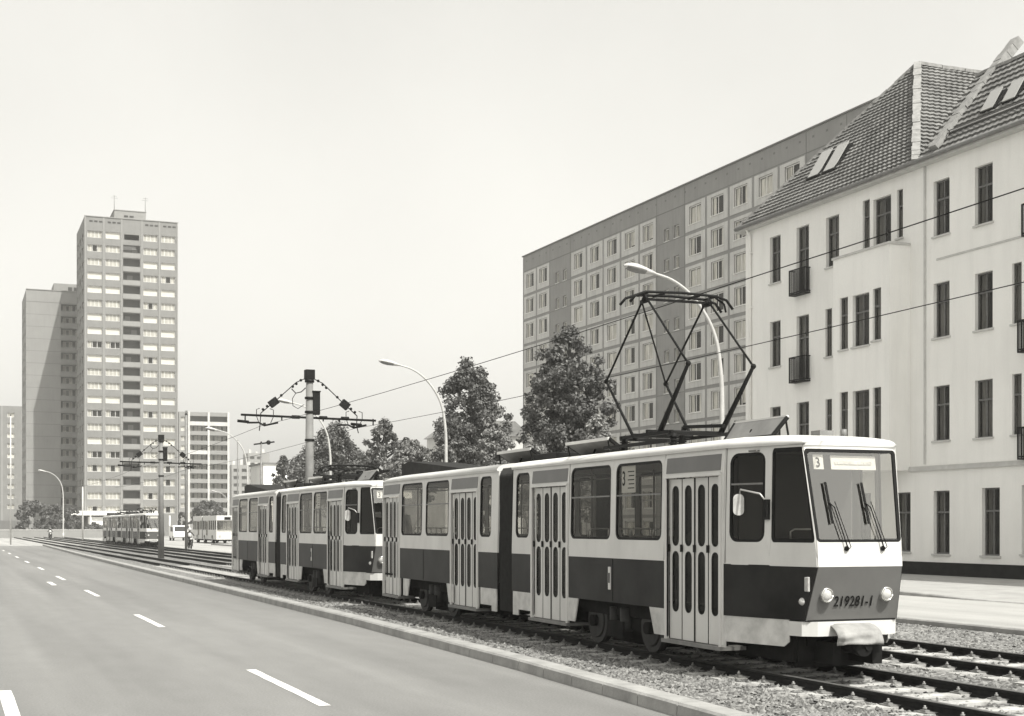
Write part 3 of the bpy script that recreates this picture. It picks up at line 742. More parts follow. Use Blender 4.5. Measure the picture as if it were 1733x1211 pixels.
#@@WIRES
# ------------------------------------------------------------------ catenary masts, wires, lamps, poles
def cat_mast(y, label, first=None):
    if first is not None:
        c = copy_tree(first); c.location = (11.85, y, 0); tag(c, label); return c
    r = tag(empty('catenary_mast', (11.85, y, 0)), label, 'catenary mast', 'catenary masts between the tracks')
    p = MB(); p.tube([(0,0,-.02),(0,0,7.35)], [.185,.125], 18); p.build('mast', M['concrete_pole'], r)
    for z in (5.0,6.0,6.5,7.1): c = MB(); c.cyl((0,0,z),(0,0,z+.08),.17,n=14); c.build('collar', M['blackmetal'], r)
    c = MB(); c.box(-.17,.17,-.14,.14,7.2,7.55); c.build('mast_head', M['blackmetal'], r, bevel=.01)
    c = MB(); c.box(.10,.36,-.12,.12,5.95,6.75); c.box(.07,.38,-.14,.14,6.75,6.8); c.build('equipment_box', M['blackmetal'], r, bevel=.01)
    b = MB(); b.tube([(-2.45,0,5.88),(2.45,0,5.80)], .04, 8)
    for x in (-2.3,2.35,-1.0,1.1,.5): b.cyl((x,0,5.62 if abs(x) > 2 else 5.72),(x,0,5.86),.025,n=6)
    for x in (-.5,.5,1.3): b.cyl((x-.14,0,5.85),(x+.14,0,5.85),.065,n=8)
    b.build('cross_arm', M['blackmetal'], r)
    for sx in (-1, 1):
        s = MB(); a = Vector((sx*.12,0,7.25)); e = Vector((sx*1.75,0,5.95)); mid = a.lerp(e, .22)+Vector((0,0,.12))
        s.tube([a, mid, a.lerp(e,.6)+Vector((0,0,.05)), e], .018, 6)
        for t in (.12,.22,.3,.55,.86,.95): q = a.lerp(e, t)+Vector((0,0,.07)); s.ball(q, .052, 0, 8, 5)
        q = a.lerp(e, .72)+Vector((0,0,.03)); Mx = Matrix.Translation(q) @ Matrix.Rotation(R(38)*sx, 4, 'Y'); s.box(-.16,.16,-.1,.1,-.13,.13,0,Mx)
        s.tube([e, e+Vector((-.02,0,-.35)), e+Vector((.05*sx,0,-.62))], .018, 6)
        s.build('stay', M['blackmetal'], r)
        h = MB(); x = sx*1.62
        for (dx) in (-.28, .32): h.tube([(x+dx,0,5.84),(x+dx,0,6.08),(x+dx*.6,0,6.12)], .014, 6); h.cyl((x+dx,0,5.84),(x+dx*.7,0,5.62),.014,n=6)
        h.tube([(x-.62,-.05,5.60),(x-.2,0,5.62),(x,0,5.52),(x+.5,.1,5.64)], .035, 7); h.cyl((x,0,5.50),(x,0,5.62),.05,n=8)
        h.tube([(x-.95 if sx<0 else x-.1,0,5.66),(x-.55 if sx<0 else x+.3,0,5.63)],.05,8)
        h.build('wire_hanger', M['blackmetal'], r)
    l = MB(); l.tube([(-.5,0,6.7),(-.62,0,6.5),(-.6,0,6.25),(-.42,0,6.15),(-.2,0,6.3)], .013, 6); l.tube([(-.14,0,6.9),(-.3,0,6.75),(-.5,0,6.7),(-.65,0,6.85)],.02,6); l.build('feeder_cable', M['blackmetal'], r)
    return r
m1 = cat_mast(49.75, 'catenary mast with cross arm rising behind the second tram')
cat_mast(88.5, 'catenary mast standing in front of the far tram', m1)
def wire(name, pts, label, r=.0078):
    b = MB(); P = []
    for a, c in zip(pts, pts[1:]):
        a = Vector(a); c = Vector(c); L_ = (c-a).length
        for k in range(8):
            t = k/8; P.append(a.lerp(c, t) - Vector((0,0, 4*t*(1-t)*L_*.0035)))
    P.append(Vector(pts[-1])); b.tube(P, r, 5)
    return tag(b.build(name, M['blackmetal']), label, 'overhead wire', 'contact wires over the tracks')
wire('contact_wire', [(10.15,-30,5.5),(10.35,9.75,5.5),(10.1,49.75,5.5),(10.3,88.5,5.45),(10.2,130,5.4)], 'contact wire touching the raised pantograph of the leading tram')
wire('contact_wire', [(13.55,-30,5.3),(13.35,9.75,5.28),(13.52,49.75,5.5),(13.4,88.5,5.45),(13.44,130,5.4)], 'lower of the two long wires crossing in front of the white facade')
def lamp(px, Z, head_dx=-3.0, H=10.9, name_label='', first=None, X=None, Y=None, rz=0):
    x, y = (X, Y) if X is not None else at(px, Z)
    if first is not None:
        c = copy_tree(first); c.location = (x, y, 0); c.rotation_euler = (0,0,rz); tag(c, name_label); return c
    r = tag(empty('street_lamp', (x, y, 0)), name_label, 'street lamp', 'curved street lamps along the side road')
    m = MB(); P = [(x_,0,z_*.955) for x_, z_ in ((0,0),(0,3),(0,6.0),(-.03,7.4),(-.22,8.7),(-.62,9.6),(-1.25,10.35),(-1.95,10.80),(-2.7,11.0))]
    Q = []; rr_ = []
    R0_ = [.11,.10,.085,.075,.065,.058,.052,.046,.042]
    for k in range(len(P)-1):
        p0, p1, p2, p3 = [Vector(P[max(0,min(len(P)-1,q))]) for q in (k-1,k,k+1,k+2)]
        for q in range(5):
            t = q/5; Q.append(.5*((2*p1)+(p2-p0)*t+(2*p0-5*p1+4*p2-p3)*t*t+(3*p1-p0-3*p2+p3)*t**3)); rr_.append(R0_[k]+(R0_[k+1]-R0_[k])*t)
    Q.append(Vector(P[-1])); rr_.append(R0_[-1]); m.tube(Q, rr_, 12); m.cyl((0,0,0),(0,0,.9),.13,n=12); m.build('mast', M['lamp_pole'], r)
    h = MB(); rows = []
    for t, w, hh in ((0,.05,.05),(.12,.10,.08),(.35,.19,.13),(.6,.24,.17),(.8,.22,.15),(.93,.13,.09),(1,.02,.02)):
        c = Vector((-2.55-1.2*t, 0, 10.97*.955+.20*t)); row = []
        for k in range(12):
            a = 2*math.pi*k/12; row.append((c.x, w*math.cos(a), c.z + hh*math.sin(a)*(1 if math.sin(a) > 0 else .8)))
        rows.append(row)
    for a, b in zip(rows, rows[1:]):
        for k in range(12): h.face([a[k], a[(k+1) % 12], b[(k+1) % 12], b[k]], 1 if 6 <= k < 12 and rows.index(a) in (2,3,4) else 0, True)
    h.build('lamp_head', [M['lamp_pole'], M['greymetal']], r, merge=True)
    return r
L1 = lamp(0,0,X=24.6,Y=42.7,name_label='curved street lamp whose mast rises behind the raised pantograph')
for (Y, lb) in ((72.0,'curved street lamp between the dense tree and the mast, left of the slab block'),(97,'curved street lamp in front of the wide tree behind the second tram'),(127,'curved street lamp just right of the ten storey balcony block')):
    lamp(0,0,X=24.6,Y=Y,name_label=lb,first=L1)
lamp(388, 390*.46, name_label='curved street lamp beyond the articulated bus', first=L1).scale = (.6,.6,.6)
lamp(107, 222, name_label='curved street lamp by the bushes in front of the shaded tower', first=L1)
def pole(px, Z, ptop, label, r=.09, m='greymetal', top=False):
    x, y = at(px, Z); h = hgt(ptop, Z); o = tag(empty('steel_pole', (x, y, -.06)), label, 'pole', 'plain poles far down the street')
    b = MB(); b.tube([(0,0,0),(0,0,h)], [r, r*.8], 10); b.build('shaft', M[m], o); c = MB(); c.cyl((0,0,h),(0,0,h+.12),r*1.1,.03,n=10)
    if top: c.bar((-.5,0,h-.1),(.9,0,h+.1),.1,.1); c.ball((.5,0,h+.05),.16)
    c.build('cap', M['blackmetal'], o)
pole(315, 115, 700, 'dark steel pole in front of the balcony block', .11)
pole(442, 96, 748, 'dark pole with a bracket left of the wide tree', .07, top=True)
pole(402, 140, 745, 'slim pale pole right of the balcony block', .07, 'concrete_pole')
pole(18, 150, 702, 'tall pale pole at the left edge of the photo', .09, 'lamp_pole')
pole(140, 200, 822, 'short pale pole at the foot of the sunlit tower', .13, 'lamp_pole')
pole(768, 85, 752, 'pale post in front of the dense tree', .22, 'lamp_pole')
#@@HOUSES
# ------------------------------------------------------------------ BUILDINGS
def wall_grid(mb, O, U, W, H, ops, depth, m=0, mr=0, zero=0.0):
    """vertical wall from O along unit U, width W, height H, real openings (u0,u1,z0,z1); depth goes inward along N"""
    O = Vector(O); U = Vector(U); N = Vector((-U.y, U.x, 0))*depth; Zv = Vector((0,0,1))
    us = sorted(set([0, W] + [round(v, 4) for o in ops for v in o[:2]])); zs = sorted(set([0, H] + [round(v, 4) for o in ops for v in o[2:4]]))
    us = [u for u in us if 0 <= u <= W]; zs = [z for z in zs if 0 <= z <= H]
    P = lambda u, z: O + U*u + Zv*z
    for i in range(len(us)-1):
        run = None
        for j in range(len(zs)-1):
            um = (us[i]+us[i+1])/2; zm = (zs[j]+zs[j+1])/2
            hole = any(o[0] < um < o[1] and o[2] < zm < o[3] for o in ops)
            if not hole:
                mb.face([P(us[i],zs[j]), P(us[i+1],zs[j]), P(us[i+1],zs[j+1]), P(us[i],zs[j+1])], m)
    for (a, b, c, d) in ops:
        a = max(0,a); b = min(W,b)
        q = [P(a,c), P(b,c), P(b,d), P(a,d)]
        for k in range(4): mb.face([q[k], q[(k+1) % 4], q[(k+1) % 4]+N, q[k]+N], mr)

# --- the old apartment house on the right
XF = 34.2
def prect(x0, x1, y0, y1, X=XF):
    xm = (x0+x1)/2; ya = on_x(x0, y0, X)[0]; yb = on_x(x1, y0, X)[0]; zt = on_x(xm, y0, X)[1]; zb = on_x(xm, y1, X)[1]
    return (yb, ya, zb, zt)     # y small .. y large, z low .. z high
old = tag(empty('apartment_house', (XF, 44, 0)), 'white rendered old apartment house with steep tiled roof behind the leading tram', 'building')
YN, YE1 = 14.0, on_x(1262, 500, XF)[0]      # near end (outside the frame), far end
zE = 15.75; ZBASE = .1
rowsR = [(303,397),(477,570),(652,745)]
W_ = []   # (kind, rect)
zrow = {}
def add(kind, x0, x1, y0, y1): W_.append((kind, prect(x0, x1, y0, y1)))
for (y0, y1) in rowsR: add('n', 1580, 1607, y0, y1)
for (y0, y1) in ((278,378),(460,557),(642,740)): add('n', 1650, 1680, y0, y1)
add('n',1515,1541,833,933); add('n',1580,1607,830,937); add('n',1662,1692,825,940)
for (y0, y1) in ((444,590),(632,772),(256,392)): add('f', 1738 if y0 > 300 else 1745, 1764 if y0 > 300 else 1772, y0, y1)
add('n',1729,1764,820,938); add('s',1713,1729,444,547); add('s',1713,1729,632,735)
for (y0, y1) in ((399,478),(543,620),(688,765)): add('n', 1303, 1321, y0, y1)
for (y0, y1) in ((382,495),(533,643),(680,790)): add('f', 1348, 1369, y0, y1)
add('n',1398,1420,365,450); add('s',1397,1408,522,603); add('s',1397,1408,675,756)
for x in (1303,1348,1400,1455): add('n', x, x+19, 835-int((x-1400)*.02), 925)
for r in ((1460,1472),(1478,1508),(1518,1528)): add('s' if r[1]-r[0] < 20 else 'n', r[0], r[1], 333 - int((r[0]-1478)*.33), 415 - int((r[0]-1478)*.33))
# openings right of the frame edge, repeated along the facade
for k, y0 in enumerate((33.3, 30.2, 27, 24, 20, 17)):
    for (z0, z1) in ((12.0,14.4),(8.0,10.3),(4.55,6.7),(1.25,3.3)): W_.append(('n', (y0-1.0, y0, z0, z1)))
# line the rows up: same floor -> same sill and head
def snap(r):
    y0, y1, z0, z1 = r; return (y0, y1, z0, z1)
bay_y0 = on_x(1540, 600, XF)[0]; BD = .95; bay_y1 = on_x(1410, 600, XF-BD)[0]; bz0 = on_x(1540, 796, XF)[1]; bz1 = on_x(1505, 412, XF-BD)[1]
mb = MB(); O = Vector((0, YE1-44, 0)); Wd = YE1-YN
ops = []
for k, (y0, y1, z0, z1) in W_:
    ops.append((YE1-y1, YE1-y0, z0, z1))
wall_grid(mb, (0, YE1-44, 0), (0,-1,0), Wd, zE, ops, -.22 if 0 else .22, 0, 0)
# N for U=(0,-1) is (1,0): inward (+X)
mb.box(0,11, YN-44, YN-44+.01, 0, zE, 0)
mb.face([(0,YE1-44,0),(0,YE1-44,zE),(11,YE1-44,zE),(11,YE1-44,0)], 0); mb.face([(11,YE1-44,0),(11,YE1-44,zE),(11,YN-44,zE),(11,YN-44,0)], 0)
wall = mb.build('wall', [M['render']], old)
pl = MB(); pl.box(-.04,.0,YN-44,YE1-44,.1,.62,0); pl.build('plinth', M['plinth'], old)
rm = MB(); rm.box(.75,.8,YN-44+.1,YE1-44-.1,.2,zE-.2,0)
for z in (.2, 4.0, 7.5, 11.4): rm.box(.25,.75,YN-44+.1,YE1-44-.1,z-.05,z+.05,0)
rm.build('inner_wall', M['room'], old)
co = MB(); zc = on_x(1640, 790, XF)[1]; co.box(-.09,-.0,YN-44,bay_y0-44,zc-.05,zc+.07,0); co.box(-.06,0,YN-44,bay_y0-44,zc+.07,zc+.13,0); 
z3 = on_x(1640, 424, XF)[1]; co.box(-.03,0,YN-44,bay_y0-44-1.6,z3-.04,z3+.03,0); co.box(-.05,0,bay_y0-44-.98,bay_y0-44-.88,zc+.2,zE-.1,0); co.build('cornice', M['trim'], old)
def house_window(r, par, X0=0.0, kind='n', yoff=44):
    y0, y1, z0, z1 = r; w = y1-y0; h = z1-z0; f = MB(); d = X0+(.14 if kind != 's' else .09)
    t = .055 if kind != 's' else .04
    for (a, b, c, e) in ((y0,y0+t,z0,z1),(y1-t,y1,z0,z1),(y0+t,y1-t,z0,z0+t),(y0+t,y1-t,z1-t,z1)): f.box(d,d+.07,a-yoff,b-yoff,c,e,0)
    zt = z0 + h*.66; f.box(d-.005,d+.07,y0+t-yoff,y1-t-yoff,zt-.035,zt+.035,0)
    if kind != 's':
        f.box(d,d+.07,(y0+y1)/2-.035-yoff,(y0+y1)/2+.035-yoff,z0+t,zt-.035,0); f.box(d,d+.07,(y0+y1)/2-.025-yoff,(y0+y1)/2+.025-yoff,zt+.035,z1-t,0)
    o = f.build('window', M['winframe'], par)
    p = MB(); p.face([(d+.03,y0+t-yoff,z0+t),(d+.03,y1-t-yoff,z0+t),(d+.03,y1-t-yoff,z1-t),(d+.03,y0+t-yoff,z1-t)]); p.build('pane', M['houseglass'], o)
    c = MB(); n = 12; a0 = random.uniform(.0,.12)*w; 
    segs = [(y0+.02, y0+w*random.uniform(.22,.40)), (y1-w*random.uniform(.22,.40), y1-.02)] if kind != 's' and random.random() < .7 else [(y0+.02, y1-.02)]
    for (ya, yb) in segs:
        P = [(d+.15+.025*math.sin(k*2.1), ya+(yb-ya)*k/n-yoff) for k in range(n+1)]
        for q, s in zip(P, P[1:]): c.face([(q[0],q[1],z0+.03),(s[0],s[1],z0+.03),(s[0],s[1],z1-.03),(q[0],q[1],z1-.03)], 0, True)
    c.build('curtain', M['curtain'], o)
    s = MB(); s.box(X0-.07,X0+.10,y0-.06-yoff,y1+.06-yoff,z0-.07,z0,0); s.build('sill', M['trim'], o)
    return o
for k, r in W_: house_window(r, old, 0, k)
for k, r in W_:
    if k == 'f':
        y0, y1, z0, z1 = r; b = MB(); zz0 = z0-.05; zz1 = z0+1.0
        b.box(-.32,0,y0-.12-44,y1+.12-44,zz0-.05,zz0,0)
        for z in (zz0+.06, zz1): b.box(-.32,-.29,y0-.12-44,y1+.12-44,z-.02,z+.02,0); b.box(-.32,0,y0-.12-44,y0-.09-44,z-.02,z+.02,0); b.box(-.32,0,y1+.09-44,y1+.12-44,z-.02,z+.02,0)
        n = 17
        for i in range(n+1): yy = y0-.12+(y1-y0+.24)*i/n-44; b.box(-.315,-.295,yy-.009,yy+.009,zz0,zz1,0)
        for i in range(4): b.box(-.30+i*.08,-.285+i*.08,y0-.12-44,y0-.10-44,zz0,zz1,0); b.box(-.30+i*.08,-.285+i*.08,y1+.10-44,y1+.12-44,zz0,zz1,0)
        b.build('balcony_rail', [M['blackmetal'], M['greymetal']], old)
# bay
bw = MB(); bo = []
def brect(x0, x1, y0, y1): return prect(x0, x1, y0, y1, XF-BD)
bays = []
for (yA, yB) in ((497,585),(660,748)):
    for (x0, x1, k) in ((1421,1435,'s'),(1443,1471,'n'),(1477,1491,'s')): bays.append((k, brect(x0, x1, yA-int((x0-1443)*.30*(1 if yA < 600 else .55)), yB-int((x0-1443)*.30*(1 if yA < 600 else .5)))))
wall_grid(bw, (-BD, bay_y1-44, bz0), (0,-1,0), bay_y1-bay_y0, bz1-bz0, [(bay_y1-r[1], bay_y1-r[0], r[2]-bz0, r[3]-bz0) for k, r in bays], .2, 0, 0)
bw.face([(-BD,bay_y0-44,bz0),(0,bay_y0-44,bz0),(0,bay_y0-44,bz1),(-BD,bay_y0-44,bz1)]); bw.face([(-BD,bay_y1-44,bz0),(-BD,bay_y1-44,bz1),(0,bay_y1-44,bz1),(0,bay_y1-44,bz0)])
bw.face([(-BD,bay_y0-44,bz0),(-BD,bay_y1-44,bz0),(0,bay_y1-44,bz0),(0,bay_y0-44,bz0)]); bw.face([(-BD,bay_y0-44,bz1-.7),(0,bay_y0-44,bz1-.7),(0,bay_y1-44,bz1-.7),(-BD,bay_y1-44,bz1-.7)])
bay = bw.build('bay', M['render'], old)
cap = MB(); cap.box(-BD-.05,-BD+.12,bay_y0-44-.05,bay_y1-44+.05,bz1,bz1+.09,0); cap.box(-BD+.12,0,bay_y0-44-.05,bay_y0-44+.12,bz1,bz1+.09,0); cap.box(-BD+.12,0,bay_y1-44-.12,bay_y1-44+.05,bz1,bz1+.09,0); cap.build('parapet_cap', M['trim'], bay)
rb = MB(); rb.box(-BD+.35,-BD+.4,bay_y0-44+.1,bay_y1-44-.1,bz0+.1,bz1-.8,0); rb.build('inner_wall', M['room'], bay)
for k, r in bays: house_window(r, old, -BD, k)
# drainpipe at the far corner
dp = MB(); ydp = on_x(1272, 500, XF)[0]-44; dp.tube([(-.3,ydp,zE-.1),(-.08,ydp,zE-.5),(-.08,ydp,.1)], .06, 8)
for z in (3,6,9,12,14.5): dp.box(-.16,0,ydp-.09,ydp+.09,z,z+.06,0)
dp.build('drainpipe', M['render'], old)
# roof: courses of tiles laid as real stepped rows between polygon edges
def roof_plane(mb, A, B, Cc, D, step=.34, ty=.30, m=0):
    """A-B eave (far to near), D-C top edge (D above A). rows of stepped tiles with slight waves"""
    A, B, Cc, D = map(Vector, (A, B, Cc, D)); n = max(2, int(max((D-A).length, (Cc-B).length)/step))
    nrm = (B-A).cross(D-A).normalized()
    if nrm.z < 0: nrm = -nrm
    for i in range(n):
        a0 = A.lerp(D, i/n); b0 = B.lerp(Cc, i/n); a1 = A.lerp(D, (i+1.12)/n if i < n-1 else 1); b1 = B.lerp(Cc, (i+1.12)/n if i < n-1 else 1)
        L_ = (b0-a0).length; L1_ = (b1-a1).length; k = max(1, int(L_/ty))
        for j in range(k):
            t0 = j/k; t1 = (j+1)/k
            up = .085; lo = .0
            p = [a0.lerp(b0,t0)+nrm*up, a0.lerp(b0,t1)+nrm*up, a1.lerp(b1,t1)+nrm*lo, a1.lerp(b1,t0)+nrm*lo]
            mid0 = a0.lerp(b0,(t0+t1)/2)+nrm*(up+.035); mid1 = a1.lerp(b1,(t0+t1)/2)+nrm*(lo+.035)
            i0 = len(mb.v); mb.v += [tuple(q) for q in (p[0], mid0, p[1], p[2], mid1, p[3], a0.lerp(b0,t0)-nrm*.02, a0.lerp(b0,t1)-nrm*.02)]
            for f in ((0,1,4,5),(1,2,3,4),(6,7,2,0),(0,2,1)): mb.f.append(tuple(i0+q for q in f)); mb.m.append(m); mb.s.append(False)
EX = -.35; RZ0 = zE-.05
Y1 = on_x(1248, 388, XF+EX)[0]-44; Y2 = on_x(1550, 268, XF+EX)[0]-44
ap_Y = (Y1+Y2)/2; apx = (ap_Y+44)*math.tan(bear(1553)); Zp = apx*math.sin(TH)+(ap_Y+44)*math.cos(TH); apz = EYE+(HY-110)*Zp/F
AP = Vector((apx-XF, ap_Y, apz)); E1 = Vector((EX, Y1, RZ0)); E2 = Vector((EX, Y2, RZ0)); RX = 36.7-XF; RZ = 19.25
tl = MB()
# hip end of the cross wing (triangle) facing the street
roof_plane(tl, E1, E2, AP, AP)
# main roof slope, running on towards the camera side
roof_plane(tl, (EX,Y2,RZ0), (EX,YN-44,RZ0), (RX,YN-44,RZ), (RX,Y2,RZ))
roof_plane(tl, (RX+.0,Y2,RZ), (RX+.0,YN-44,RZ), (11,YN-44,RZ+.3), (11,Y2,RZ+.3), step=.8, ty=1.2)
# slope of the wing facing the camera, seen over the main ridge
roof_plane(tl, (EX,Y2,RZ0), (11.3,Y2,RZ0), (11.3,AP.y,AP.z), tuple(AP), step=.36)
roof_plane(tl, (11.3,Y1,RZ0), (EX,Y1,RZ0), tuple(AP), (11.3,AP.y,AP.z))
rf = tl.build('roof', M['tiles'], old)
fl = MB()
def rough_strip(pts, w, h):
    fl = MB()
    for a, b in zip(pts, pts[1:]):
        a = Vector(a); b = Vector(b); n = max(1, int((b-a).length/.4))
        for k in range(n):
            p = a.lerp(b, k/n); q = a.lerp(b, (k+.98)/n); j = random.uniform(-.02,.02)
            fl.bar(p+Vector((0,j,j+.06)), q+Vector((0,j,j+.06)), w+random.uniform(-.03,.03), h)
    fl.build('flashing', M['flash'], rf)
rough_strip([E2, AP], .32, .20); rough_strip([E1, AP], .22, .12); rough_strip([AP, (11.3,AP.y,AP.z)], .25, .14); rough_strip([(RX,Y2,RZ),(RX,YN-44,RZ)], .22, .12)
rough_strip([(EX+.1,Y2-.95,RZ0+.22),(RX+1.1,Y2-.95,RZ+1.2)], .42, .34)
gt = MB(); gt.tube([(EX-.06,Y1+.1,RZ0+.02),(EX-.06,YN-44,RZ0+.02)], .085, 8); gt.box(EX,.0,YN-44,Y1+.25,RZ0-.14,RZ0-.02,1); gt.box(0.0,.3,Y1-.1,Y1+.25,RZ0-.14,RZ0-.02,1)
gt.build('gutter', [M['greymetal'], M['trim']], rf)
# snow guard rail on the roof
sg_ = MB(); sg_.tube([(EX+.55,Y2-1.2,RZ0+.95),(EX+.55,YN-44,RZ0+.95)], .02, 6); sg_.tube([(EX+.5,Y2-1.2,RZ0+.85),(EX+.5,YN-44,RZ0+.85)], .02, 6); sg_.build('snow_guard', M['winframe'], rf)
def skylight(yc, t, w=.95, base=None, l=1.0):
    A_ = Vector(base[0]); B_ = Vector(base[1]); d = (B_-A_).normalized(); n = Vector((-d.z,0,d.x)); 
    if n.z < 0: n = -n
    c = A_.lerp(B_, t); c.y = yc; o = MB(); Mx = Matrix((d, Vector((0,1,0)), n)).transposed().to_4x4(); Mx.translation = c
    o.box(-.75*l,.75*l,-w/2-.08,w/2+.08,0,.16,0,Mx); 
    f = o.build('skylight', M['blackmetal'], rf); g_ = MB(); T2 = Mx @ Matrix.Rotation(R(-7), 4, 'Y'); g_.box(-.72*l,.78*l,-w/2,w/2,.20,.24,0,T2); g_.build('pane', M['sky_pane'], f)
M['sky_pane'] = mat('skylight_pane', .34, .25, spec=.5)
plan = (E1.lerp(E2,.5), AP)
def hipx(yc, t): return t
for px, py in ((1393,283),(1420,272)):
    # point on the hip plane: find t
    best = None
    for i in range(200):
        t = i/200; p = Vector((EX,0,RZ0)).lerp(Vector((AP.x,0,AP.z)), t); y, z = on_x(px, py, XF+p.x)
        if best is None or abs(z-p.z) < best[0]: best = (abs(z-p.z), t, y)
    skylight(best[2]-44, best[1], .8, ((EX,0,RZ0),(AP.x,0,AP.z)))
for px, py in ((1685,175),(1722,158)):
    best = None
    for i in range(200):
        t = i/200; p = Vector((EX,0,RZ0)).lerp(Vector((RX,0,RZ)), t); y, z = on_x(px, py, XF+p.x)
        if best is None or abs(z-p.z) < best[0]: best = (abs(z-p.z), t, y)
    skylight(best[2]-44, best[1], .62, ((EX,0,RZ0),(RX,0,RZ)), .62)

# --- generic window prototypes (shared meshes)
def win_mesh(name, w, h, mats, style):
    """local: u along +x, z up, outside is -y; placed at the inner edge of the reveal"""
    b = MB(); t = .085
    b.box(0,w,0,.05,0,t,0); b.box(0,w,0,.05,h-t,h,0); b.box(0,t,0,.05,t,h-t,0); b.box(w-t,w,0,.05,t,h-t,0)
    n = style.get('n', 2)
    for k in range(1, n): b.box(w*k/n-.035, w*k/n+.035, 0,.05,t,h-t,0)
    b.face([(t,.025,t),(w-t,.025,t),(w-t,.025,h-t),(t,.025,h-t)], 1)
    c = style.get('c', 'half')
    if c == 'full': b.box(t,w-t,.09,.11,t,h-t,2)
    elif c == 'half':
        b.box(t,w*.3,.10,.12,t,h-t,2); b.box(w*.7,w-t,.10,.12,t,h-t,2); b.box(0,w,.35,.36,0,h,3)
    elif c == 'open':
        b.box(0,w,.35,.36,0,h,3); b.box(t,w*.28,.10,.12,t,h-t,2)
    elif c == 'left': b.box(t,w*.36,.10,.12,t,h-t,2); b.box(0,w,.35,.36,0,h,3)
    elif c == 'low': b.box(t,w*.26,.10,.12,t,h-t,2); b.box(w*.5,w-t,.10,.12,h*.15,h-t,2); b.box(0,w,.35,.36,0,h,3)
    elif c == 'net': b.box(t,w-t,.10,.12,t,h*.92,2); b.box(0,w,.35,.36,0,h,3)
    b.box(-.04,w+.04,-.20,-.0,-.05,0,0)
    me_o = b.build(name, mats); me = me_o.data; bpy.data.objects.remove(me_o); return me
def put_windows(root, items, meshes, cap=100, name='window', score=None):
    """items: (origin, angle, mesh key). The largest 100 stay parts, the rest merge into one part."""
    items = sorted(items, key=lambda t: (t[0][0]+root.location.x)**2 + (t[0][1]+root.location.y)**2)
    rest = []
    for i, (o, a, k) in enumerate(items):
        if i < cap:
            w = link(name, meshes[k], root); w.location = o; w.rotation_euler = (0,0,a)
        else: rest.append((o, a, k))
    if rest:
        vs = []; fs = []; ms = []; mats = []
        for o, a, k in rest:
            me = meshes[k]; Mx = Matrix.Translation(o) @ Matrix.Rotation(a, 4, 'Z'); b = len(vs)
            idx = []
            for mt in me.materials:
                if mt not in mats: mats.append(mt)
                idx.append(mats.index(mt))
            vs += [tuple(Mx @ v.co) for v in me.vertices]; fs += [tuple(b+i for i in p.vertices) for p in me.polygons]; ms += [idx[p.material_index] for p in me.polygons]
        me = bpy.data.meshes.new('windows'); me.from_pydata(vs, [], fs)
        for m in mats: me.materials.append(m)
        me.polygons.foreach_set('material_index', ms); w = link('upper_windows', me, root); w['kind'] = 'stuff'

# --- slab block behind
slab = tag(empty('slab_block', (0,0,0)), 'eleven storey prefabricated slab block with pale panels behind the white apartment house', 'building')
SX, SY = at(885.5, 161.5); SROT = -R(1.13)*-1
ux, uy = math.sin(R(1.13)), -math.cos(R(1.13))     # direction from the far corner towards the camera side
slab.location = (SX, SY, 0); slab.rotation_euler = (0,0, math.atan2(uy, ux))   # local +x runs along the facade towards the camera
def slab_u(px):
    b = bear(px); # intersect ray with the facade line
    d = Vector((math.sin(b), math.cos(b))); U = Vector((ux, uy)); S = Vector((SX, SY))
    # S + U*t = d*r
    det = U.x*(-d.y) - U.y*(-d.x); t = ((-S.x)*(-d.y) - (-S.y)*(-d.x))/det; return t
SH = hgt(435, 161.5)
def zm(z, x0=870): return x0 + z*370/1179
colsA = [zm(52), zm(122), zm(194)]; st1 = (zm(194), zm(306)); colsB = [zm(306), zm(392), zm(482), zm(576), zm(676), zm(770)]; st2 = (zm(770), zm(920)); 
c0 = slab_u(zm(920)); pit = slab_u(zm(1045)) - c0
UB = [slab_u(p) for p in colsB]; pit = (UB[-1]-UB[0])/5
UA = [slab_u(p) for p in colsA]; S1 = (slab_u(st1[0]), slab_u(st1[1])); S2 = (slab_u(st2[0]), slab_u(st2[1]))
UC = [S2[1] + pit*k for k in range(6)]; S3 = (UC[-1], UC[-1]+ (S2[1]-S2[0])); UD = [S3[1]] + [S3[1]+pit*k for k in range(1,6) if S3[1]+pit*k < slab_u(1545)]
SL = UD[-1]; FH = 2.8; NF = 11; ztop = SH-1.75
opsS = []; items = []; LPS = [MB() for _ in range(4)]
wm = {k: None for k in range(4)}
WW, WH = pit*.55, 1.62
smats = [M['whiteframe'], M['houseglass'], M['slab_curt'], M['room']]
wm = {0: win_mesh('window', WW, WH, smats, dict(n=2,c='half')), 1: win_mesh('window', WW, WH, smats, dict(n=2,c='full')), 2: win_mesh('window', WW, WH, smats, dict(n=2,c='net')), 3: win_mesh('window', WW, WH, smats, dict(n=2,c='open')), 4: win_mesh('window', WW, WH, smats, dict(n=2,c='left')), 5: win_mesh('window', WW, WH, smats, dict(n=2,c='low')),
      's': win_mesh('window', .95, 1.15, smats, dict(n=1,c='half'))}
